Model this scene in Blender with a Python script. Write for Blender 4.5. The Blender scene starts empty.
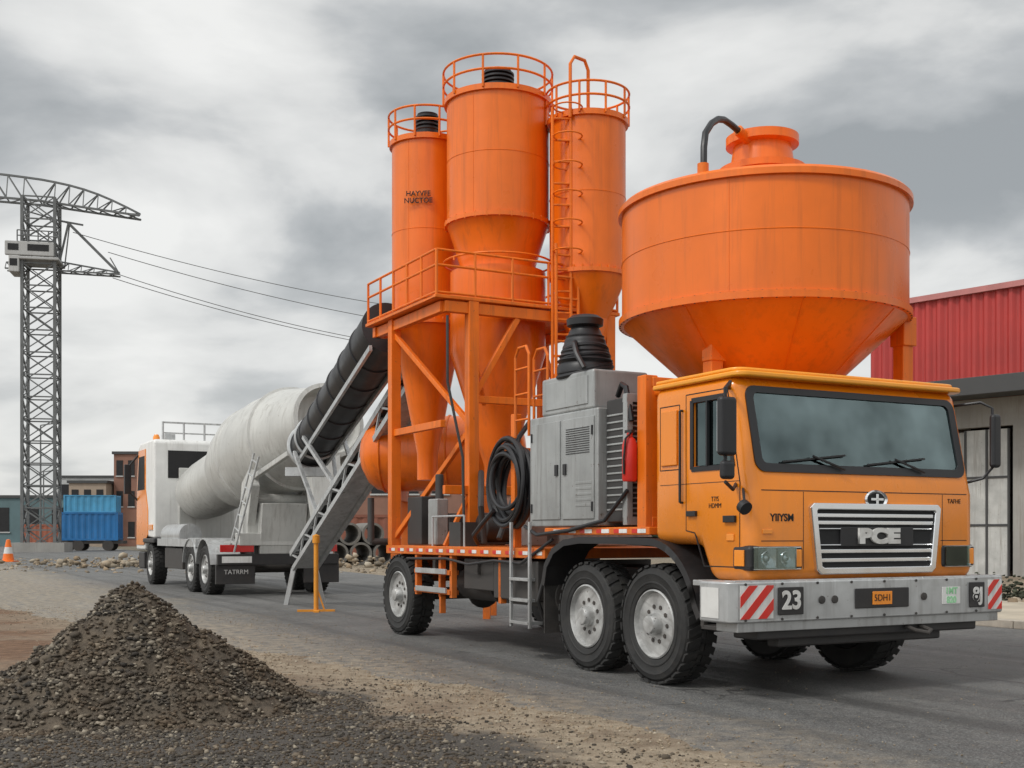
import bpy, bmesh, math, random
import numpy as np
from mathutils import Vector, Matrix, noise
random.seed(7); np.random.seed(7)
R=math.radians
scene=bpy.context.scene
COL=scene.collection
TH=R(28); CX,SX=math.cos(TH),math.sin(TH)
P1=(1.35,11.3)
def TW(t,s,z=0.0): return (P1[0]+t*CX-s*SX, P1[1]+t*SX+s*CX, z)

# ---------------------------------------------------------------- materials
class NT:
    def __init__(s,nt): s.nt=nt
    def n(s,typ,**kw):
        nd=s.nt.nodes.new(typ)
        for k,v in kw.items():
            if k=='inp':
                for a,b in v.items():
                    if isinstance(b,bpy.types.NodeSocket): s.nt.links.new(b,nd.inputs[a])
                    else: nd.inputs[a].default_value=b
            else: setattr(nd,k,v)
        return nd
    def math(s,op,a,b=0.0,clamp=False):
        nd=s.n('ShaderNodeMath',operation=op,use_clamp=clamp)
        for i,x in enumerate((a,b)):
            if isinstance(x,bpy.types.NodeSocket): s.nt.links.new(x,nd.inputs[i])
            else: nd.inputs[i].default_value=x
        return nd.outputs[0]
    def mix(s,f,a,b,mode='MIX'):
        nd=s.n('ShaderNodeMix',data_type='RGBA',blend_type=mode)
        for i,x in ((0,f),(6,a),(7,b)):
            if isinstance(x,bpy.types.NodeSocket): s.nt.links.new(x,nd.inputs[i])
            else: nd.inputs[i].default_value=(tuple(x)+(1,) if i>0 and len(x)==3 else x)
        return nd.outputs[2]
    def noise(s,vec,scale,detail=4,rough=.55,dist=0):
        nd=s.n('ShaderNodeTexNoise',inp={'Scale':scale,'Detail':min(detail,5),'Roughness':rough,'Distortion':dist})
        s.nt.links.new(vec,nd.inputs['Vector']); return nd.outputs[0]
    def rng(s,v,a,b,c=0.0,d=1.0):
        nd=s.n('ShaderNodeMapRange',inp={1:a,2:b,3:c,4:d}); nd.clamp=True
        s.nt.links.new(v,nd.inputs[0]); return nd.outputs[0]
def newmat(name):
    m=bpy.data.materials.new(name); m.use_nodes=True
    for nd in list(m.node_tree.nodes): m.node_tree.nodes.remove(nd)
    k=NT(m.node_tree)
    out=k.n('ShaderNodeOutputMaterial'); bs=k.n('ShaderNodeBsdfPrincipled')
    m.node_tree.links.new(bs.outputs[0],out.inputs[0])
    return m,k,bs,out
def mat(name,col,rough=.5,metal=0,var=.12,ns=2.0,streak=0,dirt=None,dcol=(.17,.135,.10),bump=0,bs_=40,coat=0,spec=.5,spots=True):
    m,k,b,o=newmat(name); L=m.node_tree.links
    tc=k.n('ShaderNodeTexCoord').outputs['Object']
    nz=k.noise(tc,ns,4,.6)
    f=k.rng(nz,.3,.7)
    c=k.mix(f,tuple(x*(1-var) for x in col),tuple(min(1,x*(1+var)) for x in col))
    rv=k.rng(nz,.3,.7,max(.02,rough-.07),min(1,rough+.12))
    if streak:
        mp=k.n('ShaderNodeMapping',inp={'Scale':(7,7,.45)}); L.new(tc,mp.inputs[0])
        sn=k.noise(mp.outputs[0],1.3,4,.65)
        st=k.math('MULTIPLY',k.rng(sn,.50,.74,0,streak),k.rng(nz,.35,.6,.35,1))
        c=k.mix(st,c,dcol); rv=k.math('ADD',rv,k.math('MULTIPLY',st,.3),True)
        if spots:
            sp=k.rng(k.noise(tc,19,3,.7),.66,.73,0,min(1,streak*1.2))
            c=k.mix(sp,c,(.10,.06,.035))
    if dirt:
        z=k.n('ShaderNodeSeparateXYZ'); L.new(tc,z.inputs[0])
        h=k.rng(z.outputs[2],dirt[0],dirt[1],1,0)
        g=k.math('MULTIPLY',h,k.rng(k.noise(tc,5,4,.7),.3,.65,.25,1),True)
        g=k.math('MULTIPLY',g,dirt[2] if len(dirt)>2 else .7)
        c=k.mix(g,c,dcol)
        rv=k.math('ADD',rv,k.math('MULTIPLY',g,.4),True)
    L.new(c,b.inputs['Base Color']); L.new(rv,b.inputs['Roughness'])
    b.inputs['Metallic'].default_value=metal
    b.inputs['Coat Weight'].default_value=coat
    b.inputs['Coat Roughness'].default_value=.15
    b.inputs['Specular IOR Level'].default_value=spec
    if bump:
        bp=k.n('ShaderNodeBump',inp={'Strength':bump,'Distance':.02}); L.new(k.noise(tc,bs_,3,.6),bp.inputs['Height']); L.new(bp.outputs[0],b.inputs['Normal'])
    return m
ORANGE=mat('orange_silo_paint',(.80,.158,.004),.30,var=.10,ns=1.2,streak=.42,dcol=(.25,.065,.015),bump=.10,bs_=2.2,coat=.08,spec=.45,spots=False)
ORFR=mat('orange_frame_paint',(.78,.165,.006),.40,var=.14,streak=.5,dirt=(1.0,2.2,.45),dcol=(.17,.08,.04),spec=.4)
CABO=mat('orange_cab_paint',(.82,.235,.005),.24,var=.05,ns=1,streak=.16,dirt=(.9,1.8,.5),dcol=(.28,.14,.06),coat=.35,spots=False)
CABY=mat('amber_roof_paint',(.86,.33,.012),.3,var=.06,ns=1,streak=.15,coat=.3,spots=False)
BLACK=mat('black_plastic',(.014,.014,.016),.42,var=.3,dirt=(.3,1.6,.3),dcol=(.10,.085,.07))
RUB=mat('belt_rubber',(.022,.021,.021),.7,var=.3,ns=6,dirt=(-.2,1.5,.45),dcol=(.14,.12,.10),bump=.2,bs_=60)
RIM=mat('wheel_rim_paint',(.50,.50,.49),.42,metal=.2,var=.2,ns=5,streak=.5,dirt=(0,1.4,.55),dcol=(.11,.09,.075))
DSTEEL=mat('dark_chassis_steel',(.038,.036,.035),.55,var=.3,dirt=(0,1.6,.5),dcol=(.10,.08,.065))
GREYM=mat('grey_machine_paint',(.36,.37,.365),.40,metal=.25,var=.16,streak=.65,dirt=(1.2,2.4,.45),dcol=(.10,.085,.07),bump=.08,bs_=6)
GALV=mat('galvanised_steel',(.50,.51,.51),.34,metal=.5,var=.2,ns=5,streak=.5,dirt=(.5,1.1,.45),dcol=(.13,.11,.09))
CHROME=mat('chrome_trim',(.75,.76,.77),.14,metal=.95,var=.06)
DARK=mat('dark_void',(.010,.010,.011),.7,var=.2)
WHITE=mat('white_paint',(.74,.74,.72),.42,var=.08,streak=.35,dirt=(.4,1.5,.35),spots=False)
RED=mat('red_paint',(.58,.025,.015),.4,var=.12,streak=.2)
LRED=mat('red_lamp_lens',(.5,.01,.01),.15,var=.1,coat=.5)
AMB=mat('amber_lens',(.85,.27,.02),.15,var=.05,coat=.5)
YEL=mat('yellow_post_paint',(.70,.28,.02),.5,var=.15,streak=.4)
LENS=mat('headlamp_lens',(.70,.72,.74),.08,metal=.7,var=.15,ns=14,coat=1)
GREEN=mat('green_plate_paint',(.30,.62,.34),.5,var=.15)
CONC=mat('drum_concrete_stained_paint',(.50,.50,.475),.42,var=.12,ns=1.2,streak=.6,dcol=(.22,.205,.18),bump=.15,bs_=5,coat=.15)
SEAT=mat('seat_fabric',(.10,.105,.11),.85)
LINER=mat('cab_liner',(.52,.54,.53),.8)
BLUEC=mat('blue_container_paint',(.015,.15,.38),.5,var=.2,ns=.5,streak=.3)
BLUEL=mat('light_blue_container_paint',(.07,.31,.52),.5,var=.2,ns=.5,streak=.3)
CRANE=mat('weathered_crane_steel',(.13,.135,.135),.6,var=.2)
CABLE=mat('cable_grey',(.14,.14,.14),.6)
REDW=mat('red_cladding',(.40,.036,.030),.5,var=.14,ns=.6,streak=.5,dcol=(.15,.03,.025),spots=False)
WALLG=mat('grey_render_wall',(.31,.30,.28),.85,var=.15,ns=.8,streak=.5,bump=.2,bs_=4,spots=False)
DKTRIM=mat('dark_roof_trim',(.05,.05,.05),.6)
BROWNB=mat('brown_building',(.24,.125,.09),.85,var=.2,ns=.4,streak=.3,spots=False)
PALEB=mat('pale_building',(.45,.45,.44),.85,var=.15,ns=.4,streak=.3,spots=False)
FOIL=mat('tree_foliage',(.05,.065,.035),.95,var=.5,ns=.2)
def glassmat(name,tint,fac,gc=(.62,.80,.82,1)):
    m,k,b,o=newmat(name); L=m.node_tree.links
    m.node_tree.nodes.remove(b)
    tr=k.n('ShaderNodeBsdfTransparent',inp={'Color':tint+(1,)})
    gl=k.n('ShaderNodeBsdfGlossy',inp={'Color':gc,'Roughness':.03})
    fr=k.n('ShaderNodeFresnel',inp={'IOR':1.5})
    tc=k.n('ShaderNodeTexCoord').outputs['Object']
    f=k.math('ADD',fr.outputs[0],k.rng(k.noise(tc,1.6,3),.3,.7,fac*.5,fac*1.5),True)
    mx=k.n('ShaderNodeMixShader'); L.new(f,mx.inputs[0]); L.new(tr.outputs[0],mx.inputs[1]); L.new(gl.outputs[0],mx.inputs[2])
    L.new(mx.outputs[0],o.inputs[0]); return m
GLASS=glassmat('windscreen_glass',(.82,.92,.91),.17)
GLASSD=glassmat('side_glass',(.16,.18,.18),.08)
def stonemat(name,c1,c2,c3):
    m,k,b,o=newmat(name); L=m.node_tree.links
    g=k.n('ShaderNodeNewGeometry'); tc=k.n('ShaderNodeTexCoord').outputs['Object']
    cr=k.n('ShaderNodeValToRGB'); L.new(g.outputs['Random Per Island'],cr.inputs[0])
    e=cr.color_ramp.elements; e[0].color=c1+(1,); e[1].color=c3+(1,); e[1].position=1
    x=cr.color_ramp.elements.new(.70); x.color=c2+(1,)
    c=k.mix(k.rng(k.noise(tc,2.2,4,.6),.42,.62,0,.5),cr.outputs[0],(c2[0]*1.4,c2[1]*1.12,c2[2]*.85))
    L.new(c,b.inputs['Base Color']); b.inputs['Roughness'].default_value=.9
    return m
STONE=stonemat('gravel_stone',(.024,.020,.016),(.085,.070,.052),(.30,.26,.20))
STONEL=stonemat('pale_gravel_stone',(.12,.10,.075),(.25,.21,.155),(.42,.37,.29))

# ---------------------------------------------------------------- geometry
def V(p): return Vector(p)
class G:
    def __init__(s): s.v=[]; s.f=[]
    def add(s,v,f):
        o=len(s.v); s.v+= [tuple(x) for x in v]; s.f+=[tuple(i+o for i in q) for q in f]; return s
    def hexa(s,c): return s.add(c,[(0,1,2,3),(4,7,6,5),(0,4,5,1),(1,5,6,2),(2,6,7,3),(3,7,4,0)])
    def box(s,x0,x1,y0,y1,z0,z1):
        return s.hexa([(x0,y0,z0),(x1,y0,z0),(x1,y1,z0),(x0,y1,z0),(x0,y0,z1),(x1,y0,z1),(x1,y1,z1),(x0,y1,z1)])
    def beam(s,a,b,w,h=None,up=(0,0,1)):
        h=h or w; a=V(a); b=V(b); d=(b-a).normalized(); u=V(up)
        if abs(d.dot(u))>.97: u=V((0,1,0))
        sd=d.cross(u).normalized()*(w/2); uu=sd.cross(d).normalized()*(h/2)
        return s.hexa([a-sd-uu,a+sd-uu,a+sd+uu,a-sd+uu,b-sd-uu,b+sd-uu,b+sd+uu,b-sd+uu])
    def lathe(s,c,prof,n=48,axis=(0,0,1),caps=True):
        ax=V(axis).normalized(); c=V(c)
        h=V((1,0,0)) if abs(ax.x)<.9 else V((0,1,0))
        e1=ax.cross(h).normalized(); e2=ax.cross(e1)
        o=len(s.v)
        for r,l in prof:
            for i in range(n):
                a=2*math.pi*i/n
                s.v.append(tuple(c+ax*l+(e1*math.cos(a)+e2*math.sin(a))*r))
        for j in range(len(prof)-1):
            for i in range(n):
                i2=(i+1)%n
                s.f.append((o+j*n+i,o+j*n+i2,o+(j+1)*n+i2,o+(j+1)*n+i))
        if caps:
            s.f.append(tuple(o+i for i in range(n))); s.f.append(tuple(o+(len(prof)-1)*n+i for i in range(n)))
        return s
    def cyl(s,a,b,r,r2=None,n=14):
        a=V(a);b=V(b); return s.lathe(a,[(r,0),(r if r2 is None else r2,(b-a).length)],n,b-a)
    def torus(s,c,Rr,r,axis=(0,0,1),n=40,m=8,a0=0,a1=2*math.pi):
        ax=V(axis).normalized(); h=V((1,0,0)) if abs(ax.x)<.9 else V((0,1,0))
        e1=ax.cross(h).normalized(); e2=ax.cross(e1); c=V(c)
        full=abs(a1-a0-2*math.pi)<1e-4
        pts=[c+(e1*math.cos(a0+(a1-a0)*i/n)+e2*math.sin(a0+(a1-a0)*i/n))*Rr for i in range(n if full else n+1)]
        return s.tube(pts,r,m,full)
    def tube(s,pts,r,m=8,closed=False):
        pts=[V(p) for p in pts]; n=len(pts); o=len(s.v); prev=None
        for i,p in enumerate(pts):
            if closed: d=pts[(i+1)%n]-pts[i-1]
            else: d=pts[min(i+1,n-1)]-pts[max(i-1,0)]
            d.normalize()
            if prev is None:
                h=V((0,0,1)) if abs(d.z)<.9 else V((1,0,0)); e=d.cross(h).normalized()
            else:
                e=(prev-d*prev.dot(d)).normalized()
            prev=e; f=d.cross(e)
            for k in range(m):
                a=2*math.pi*k/m; s.v.append(tuple(p+(e*math.cos(a)+f*math.sin(a))*r))
        for i in range(n if closed else n-1):
            j=(i+1)%n
            for k in range(m):
                k2=(k+1)%m; s.f.append((o+i*m+k,o+i*m+k2,o+j*m+k2,o+j*m+k))
        if not closed:
            s.f.append(tuple(o+k for k in range(m))); s.f.append(tuple(o+(n-1)*m+k for k in range(m)))
        return s
    def prism(s,poly,axis,a,b):
        n=len(poly)
        def P(p,t): return {'x':(t,p[0],p[1]),'y':(p[0],t,p[1]),'z':(p[0],p[1],t)}[axis]
        v=[P(p,a) for p in poly]+[P(p,b) for p in poly]
        f=[tuple(range(n)),tuple(range(2*n-1,n-1,-1))]+[(i,(i+1)%n,n+(i+1)%n,n+i) for i in range(n)]
        return s.add(v,f)
    def sph(s,c,r,n=16,sc=(1,1,1)):
        o=len(s.v); c=V(c); m=n//2
        for j in range(m+1):
            a=math.pi*j/m
            for i in range(n):
                b=2*math.pi*i/n; s.v.append((c.x+r*sc[0]*math.sin(a)*math.cos(b),c.y+r*sc[1]*math.sin(a)*math.sin(b),c.z+r*sc[2]*math.cos(a)))
        for j in range(m):
            for i in range(n):
                i2=(i+1)%n; s.f.append((o+j*n+i,o+j*n+i2,o+(j+1)*n+i2,o+(j+1)*n+i))
        return s
    def obj(s,name,parent,m,bevel=0,seg=2,smooth=True,ang=32,recalc=True):
        me=bpy.data.meshes.new(name); me.from_pydata(s.v,[],s.f)
        if recalc:
            bm=bmesh.new(); bm.from_mesh(me)
            if len(bm.verts)<60000: bmesh.ops.remove_doubles(bm,verts=bm.verts,dist=1e-5)
            bmesh.ops.recalc_face_normals(bm,faces=bm.faces); bm.to_mesh(me); bm.free()
        if smooth:
            me.polygons.foreach_set('use_smooth',[True]*len(me.polygons)); me.set_sharp_from_angle(angle=R(ang))
        me.materials.append(m)
        ob=bpy.data.objects.new(name,me); COL.objects.link(ob)
        if parent: ob.parent=parent
        if bevel:
            b=ob.modifiers.new('b','BEVEL'); b.width=bevel; b.segments=seg; b.limit_method='ANGLE'; b.angle_limit=R(40); b.harden_normals=True
        return ob
def empty(name,loc=(0,0,0),rz=0):
    e=bpy.data.objects.new(name,None); COL.objects.link(e); e.location=loc; e.rotation_euler=(0,0,rz); e.empty_display_size=.2; return e
def text(name,parent,m,body,loc,size,rot,ext=.004,bold=0,sx=1):
    c=bpy.data.curves.new(name,'FONT'); c.body=body; c.size=size; c.extrude=ext; c.offset=bold; c.align_x='CENTER'; c.align_y='CENTER'
    ob=bpy.data.objects.new(name,c); COL.objects.link(ob); ob.parent=parent; ob.location=loc; ob.rotation_euler=rot; ob.scale=(sx,1,1); c.materials.append(m); return ob
FRONT=(R(90),0,0); SIDE=(R(90),0,R(-90))
def clip(poly,x0,x1,y0,y1):
    for ax,lim,sg in ((0,x0,1),(0,x1,-1),(1,y0,1),(1,y1,-1)):
        out=[]
        for i in range(len(poly)):
            a=poly[i-1]; b=poly[i]; da=sg*(a[ax]-lim); db=sg*(b[ax]-lim)
            if (da>=0)!=(db>=0):
                k=da/(da-db); out.append((a[0]+(b[0]-a[0])*k,a[1]+(b[1]-a[1])*k))
            if db>=0: out.append(b)
        poly=out
        if len(poly)<3: return []
    return poly
def chevron(parent,x0,x1,y,z0,z1,w=.11,sgn=1,axis='y'):
    d=-.008
    G().prism([(x0,z0),(x1,z0),(x1,z1),(x0,z1)],axis,y,y+d/2).obj('chevron_white',parent,WHITE)
    g=G(); h=z1-z0; x=x0-h-w
    while x<x1+h:
        p=[(x,z0),(x+w,z0),(x+w+h*sgn,z1),(x+h*sgn,z1)]
        p=clip(p,x0,x1,z0,z1)
        if p: g.prism(p,axis,y+d/2-.0005,y+d)
        x+=2*w
    g.obj('chevron_red',parent,RED,smooth=False)
RUB2=mat('tyre_rubber_dusty',(.020,.0195,.019),.68,var=.45,ns=5,streak=.22,dcol=(.10,.088,.072),bump=.2,bs_=60)
RIM2=mat('wheel_rim_dusty',(.44,.44,.43),.34,metal=.35,var=.35,ns=5,streak=.85,dcol=(.10,.08,.065))
def wheel(parent,t,s,z,Rr,w,sg=1,name='wheel',rimm=None,steer=0):
    ax=(sg,0,0); c=(0,0,0)
    pr=[(.55,.05),(.60,.015),(.66,.006),(.67,.0),(.69,.0),(.70,.006),(.80,.002),(.82,-.004),(.84,.002),(.90,.012),(.955,.05),(.97,.09),(.97,w-.09),(.955,w-.05),(.88,w-.012),(.6,w-.015),(.55,w-.05)]
    W=empty(name,(t,s,z)); W.parent=parent; W.rotation_euler=(random.random()*6,0,steer)
    g=G().lathe(c,[(r*Rr,l) for r,l in pr],56,ax,caps=False)
    n=30
    for i in range(n):
        for k,(xa,xb,off) in enumerate(((.015,.15,0),(w-.15,w-.015,.5),(.16,w-.16,.25))):
            a=2*math.pi*(i+off)/n; da=2*math.pi/n*.32
            sk=.05*(1 if k==0 else -1) if k<2 else 0
            cs=[]
            for rr in (.94*Rr,Rr*1.0):
                for (x,aa) in ((xa,a-da+sk),(xa,a+da+sk),(xb,a+da-sk),(xb,a-da-sk)):
                    rr2=rr if not (rr>.95*Rr and ((k==0 and x==xa) or (k==1 and x==xb))) else rr*.978
                    cs.append((sg*x,rr2*math.cos(aa),rr2*math.sin(aa)))
            g.hexa(cs)
    g.obj('tyre',W,RUB2,ang=28)
    pr=[(.56,.06),(.57,.02),(.545,.012),(.53,.03),(.50,.09),(.46,.14),(.42,.145),(.34,.10),(.24,.08),(.235,.06),(.18,.055),(.17,-.02),(.14,-.045),(.08,-.05),(.001,-.05)]
    G().lathe(c,[(r*Rr,l) for r,l in pr],48,ax).obj('rim',W,rimm or RIM2)
    g=G()
    for i in range(10):
        a=2*math.pi*i/10; y=.29*Rr*math.cos(a); zz=.29*Rr*math.sin(a)
        g.cyl((sg*.1,y,zz),(sg*.05,y,zz),.022,n=6)
    for i in range(8):
        a=2*math.pi*i/8; y=.145*Rr*math.cos(a); zz=.145*Rr*math.sin(a)
        g.cyl((sg*.0,y,zz),(sg*-.035,y,zz),.009,n=6)
    g.obj('wheel_nuts',W,DSTEEL)
    g=G()
    for i in range(10):
        a=2*math.pi*(i+.5)/10; y=.40*Rr*math.cos(a); zz=.40*Rr*math.sin(a)
        g.cyl((sg*.15,y,zz),(sg*.116,y,zz),.038,n=12)
    g.cyl((sg*(w-.08),0,0),(sg*(w-.02),0,0),.57*Rr,n=32)
    g.obj('hand_holes',W,DARK)
def rails(g,pts,h,r=.02,lv=3,sp=.6):
    for a,b in zip(pts[:-1],pts[1:]):
        a=V(a); b=V(b)
        for k in range(1,lv+1):
            if k==1 and lv>2: hh=h*.08
            else: hh=h*k/lv
            g.cyl(a+V((0,0,hh)),b+V((0,0,hh)),r,n=8)
        n=max(1,round((b-a).length/sp))
        for i in range(n+1):
            p=a.lerp(b,i/n); g.cyl(p,p+V((0,0,h)),r*1.1,n=8)
def ringrail(g,c,Rr,z,h,r=.02,n=10,lv=2):
    for k in range(1,lv+1): g.torus((c[0],c[1],z+h*k/lv),Rr,r,n=48,m=6)
    for i in range(n):
        a=2*math.pi*i/n+.2; x=c[0]+Rr*math.cos(a); y=c[1]+Rr*math.sin(a); g.cyl((x,y,z-.05),(x,y,z+h),r,n=6)
def ladder(g,a,b,wv,step=.3,r=.018):
    a=V(a);b=V(b);w=V(wv)/2
    g.cyl(a-w,b-w,r*1.3,n=8); g.cyl(a+w,b+w,r*1.3,n=8)
    n=int((b-a).length/step)
    for i in range(n):
        p=a.lerp(b,(i+.5)/n); g.cyl(p-w,p+w,r,n=6)
def bolts(g,c,Rr,z,n,r=.018,h=.03):
    for i in range(n):
        a=2*math.pi*i/n; x=c[0]+Rr*math.cos(a); y=c[1]+Rr*math.sin(a); g.cyl((x,y,z-h),(x,y,z+h),r,n=6)

# ================================================================ TRUCK
T=empty('heavy_truck',(P1[0],P1[1],0),TH)
WR=.59
wheel(T,0,0,WR,WR,.36); wheel(T,0.02,1.27,WR,WR,.36); wheel(T,0,6.43,WR,WR,.36)
wheel(T,2.82,0,WR,WR,.36,-1); wheel(T,2.80,1.27,WR,WR,.36,-1); wheel(T,2.8,6.43,WR,WR,.36,-1)
g=G()
for s in (0,1.27,6.43): g.cyl((.2,s,WR),(2.6,s,WR),.09); g.sph((1.4,s,WR),.24)
for t in (.85,1.75): g.box(t,t+.12,-1.2,6.9,.80,1.08)
for s in (-.9,.6,2,3,4,5,6,6.8): g.box(.97,1.75,s,s+.1,.84,1.04)
g.box(.15,.62,2.5,3.5,.62,1.08); g.box(2.2,2.65,2.4,4.0,.55,1.05)
for s in (3.9,5.2): g.box(.05,2.7,s,s+.08,.95,1.12)
g.cyl((.5,4.0,.8),(.5,5.0,.8),.22,n=20)
for s in (-.15,1.1,1.4): g.box(.6,.75,s,s+.06,.5,.95)
g.obj('chassis_frame',T,DSTEEL,bevel=.008)
G().cyl((.35,2.05,.75),(.35,2.45,.75),.24,n=24).cyl((1.3,-1.3,.62),(1.5,-.6,.75),.05).box(1.1,2.0,-1.1,.4,.55,.85).obj('air_tank_and_sump',T,DSTEEL,bevel=.02)
# cab shell
prof=[(0,1.36),(0,2.87),(-1.22,2.87),(-1.41,2.0),(-1.45,1.84),(-1.45,1.03),(-.88,1.03),(-.72,1.36)]
cab=G().prism(prof,'x',0,2.78).obj('cab_shell',T,CABO,bevel=.125,seg=6)
cab.modifiers['b'].angle_limit=R(25)
cut=[]
def cutter(poly,a,b): 
    o=G().prism(poly,'x',a,b).obj('cut',None,DARK,smooth=False); cut.append(o); return o
cutter([(-.08,1.55),(-.08,2.77),(-1.14,2.77),(-1.33,2.0),(-1.36,1.55)],.07,2.71)
cutter([(-1.7,2.05),(-1.02,2.05),(-1.02,2.725),(-1.7,2.725)],.155,2.625)
cutter([(-.66,2.07),(-.66,2.66),(-1.10,2.66),(-1.22,2.07)],-.1,2.9)
for c in cut:
    c.parent=T
    md=cab.modifiers.new('bo','BOOLEAN'); md.operation='DIFFERENCE'; md.object=c; md.solver='EXACT'
bpy.context.view_layer.update()
dg=bpy.context.evaluated_depsgraph_get()
nm=bpy.data.meshes.new_from_object(cab.evaluated_get(dg)); cab.modifiers.clear(); cab.data=nm
nm.materials.clear(); nm.materials.append(CABO)
nm.polygons.foreach_set('material_index',[0]*len(nm.polygons))
nm.polygons.foreach_set('use_smooth',[True]*len(nm.polygons)); nm.set_sharp_from_angle(angle=R(28))
for c in cut: bpy.data.objects.remove(c)
def wsl(z,o=0): return -1.41+(z-2.0)*.2184-o
def wsq(g,t0,t1,z0,z1,o0,o1): g.hexa([(t0,wsl(z0,o0),z0),(t1,wsl(z0,o0),z0),(t1,wsl(z0,o1),z0),(t0,wsl(z0,o1),z0),(t0,wsl(z1,o0),z1),(t1,wsl(z1,o0),z1),(t1,wsl(z1,o1),z1),(t0,wsl(z1,o1),z1)])
# seal: rounded-corner frame on the windscreen slope
def rrect(x0,x1,z0,z1,r,n=6):
    out=[]
    for cx,cz,a0 in ((x1-r,z1-r,0),(x0+r,z1-r,90),(x0+r,z0+r,180),(x1-r,z0+r,270)):
        for i in range(n+1):
            a=R(a0+90*i/n); out.append((cx+r*math.cos(a),cz+r*math.sin(a)))
    return out
def slopeframe(o,i,oa,ob):
    n=len(o); v=[(p[0],wsl(p[1],oa),p[1]) for p in o]+[(p[0],wsl(p[1],oa),p[1]) for p in i]+[(p[0],wsl(p[1],ob),p[1]) for p in o]+[(p[0],wsl(p[1],ob),p[1]) for p in i]; f=[]
    for k_ in range(n):
        j=(k_+1)%n; f+=[(k_,j,n+j,n+k_),(2*n+k_,3*n+k_,3*n+j,2*n+j),(k_,2*n+k_,2*n+j,j),(n+k_,n+j,3*n+j,3*n+k_)]
    return G().add(v,f)
slopeframe(rrect(.105,2.675,2.0,2.765,.10),rrect(.185,2.595,2.075,2.705,.06),-.02,.014).obj('windscreen_seal',T,BLACK,ang=50)
g=G(); wsq(g,.16,2.62,2.056,2.72,-.006,-.001); g.obj('windscreen',T,GLASS)
G().prism([(-.67,2.08),(-.67,2.65),(-1.09,2.65),(-1.21,2.08)],'x',.02,.026).prism([(-.67,2.08),(-.67,2.65),(-1.09,2.65),(-1.21,2.08)],'x',2.75,2.756).obj('side_window',T,GLASSD)
wf=[(-.64,2.05),(-.64,2.68),(-1.11,2.68),(-1.24,2.05)]
g=G()
for i in range(4):
    a=wf[i-1]; b=wf[i]
    g.beam((-.002,a[0],a[1]),(-.002,b[0],b[1]),.045,.014,up=(1,0,0)); g.beam((2.782,a[0],a[1]),(2.782,b[0],b[1]),.045,.014,up=(1,0,0))
g.beam((.0,-.87,2.07),(.0,-.87,2.66),.03,.02)
g.obj('side_window_seal',T,BLACK)
g=G()
for t in (.45,1.95):
    g.box(t,t+.5,-.75,-.3,1.75,1.9); g.box(t+.02,t+.48,-.4,-.25,1.85,2.42); g.box(t+.12,t+.38,-.38,-.27,2.42,2.60)
g.obj('seats',T,SEAT,bevel=.04,seg=3)
G().box(.08,2.70,-.10,-.085,1.56,2.765).box(.08,2.70,-1.1,-.11,2.75,2.768).obj('cab_liner',T,LINER)
G().prism([(-1.33,1.56),(-1.31,2.06),(-1.15,2.10),(-.98,1.95),(-.98,1.56)],'x',.09,2.69).box(1.1,1.6,-1.18,-1.05,2.09,2.16).obj('dashboard',T,SEAT,bevel=.02)
G().torus((2.1,-.95,2.19),.23,.022,(0,-.6,.8)).cyl((2.1,-1.05,1.95),(2.1,-.95,2.19),.03).beam((1.9,-.95,2.19),(2.3,-.95,2.19),.03).obj('steering_wheel',T,BLACK)
G().box(.35,.75,-1.24,-1.16,2.68,2.74).box(1.25,1.55,-1.2,-1.15,2.62,2.72).obj('sun_blind_and_mirror',T,SEAT,bevel=.02)
# roof cap / sun visor with rounded plan corners
def capslab(y1,y0_,z0,z1,inset):
    r=.13; x0,x1=-.012+inset,2.792-inset
    pts=[(x0,y1),(x1,y1)]+[(x1-r+r*math.cos(R(-90*i/6)),y0_+r+r*math.sin(R(-90*i/6))) for i in range(7)]+[(x0+r-r*math.sin(R(90*i/6)),y0_+r-r*math.cos(R(90*i/6))) for i in range(7)]
    return pts
G().prism(capslab(-.02,-1.325,0,0,0),'z',2.835,2.885).prism(capslab(-.03,-1.25,0,0,.03),'z',2.8855,2.925).obj('roof_cap',T,CABY,bevel=.018,seg=3)
g=G()
def sl(pts,w=.010,x=-.0012):
    for a,b in zip(pts[:-1],pts[1:]):
        d=V((0,b[0]-a[0],b[1]-a[1])).normalized(); n=V((0,-d.z,d.y))*w/2
        A=V((0,a[0],a[1]));B=V((0,b[0],b[1]))
        g.hexa([A-n+V((x,0,0)),A+n+V((x,0,0)),B+n+V((x,0,0)),B-n+V((x,0,0)),A-n+V((.01,0,0)),A+n+V((.01,0,0)),B+n+V((.01,0,0)),B-n+V((.01,0,0))])
sl([(-.55,2.74),(-.55,1.49),(-.68,1.47),(-.82,1.17),(-1.32,1.17),(-1.325,1.9),(-1.15,2.74),(-.55,2.74)])
sl([(-.14,1.92),(-1.32,1.92)],.006)
sl([(-.14,2.06),(-.14,2.66),(-.45,2.66),(-.45,2.06),(-.14,2.06)],.01)
g.box(.13,2.65,-1.4515,-1.44,1.835,1.843); g.box(.13,.60,-1.4515,-1.44,1.395,1.402); g.box(2.30,2.65,-1.4515,-1.44,1.395,1.402)
g.box(.60,.606,-1.4515,-1.44,1.15,1.83); g.box(2.32,2.326,-1.4515,-1.44,1.15,1.83)
g.obj('panel_gaps',T,DARK,smooth=False)
G().box(-.02,0,-.42,-.17,2.10,2.62).obj('blank_quarter_panel',T,CABO,bevel=.02,seg=3)
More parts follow.
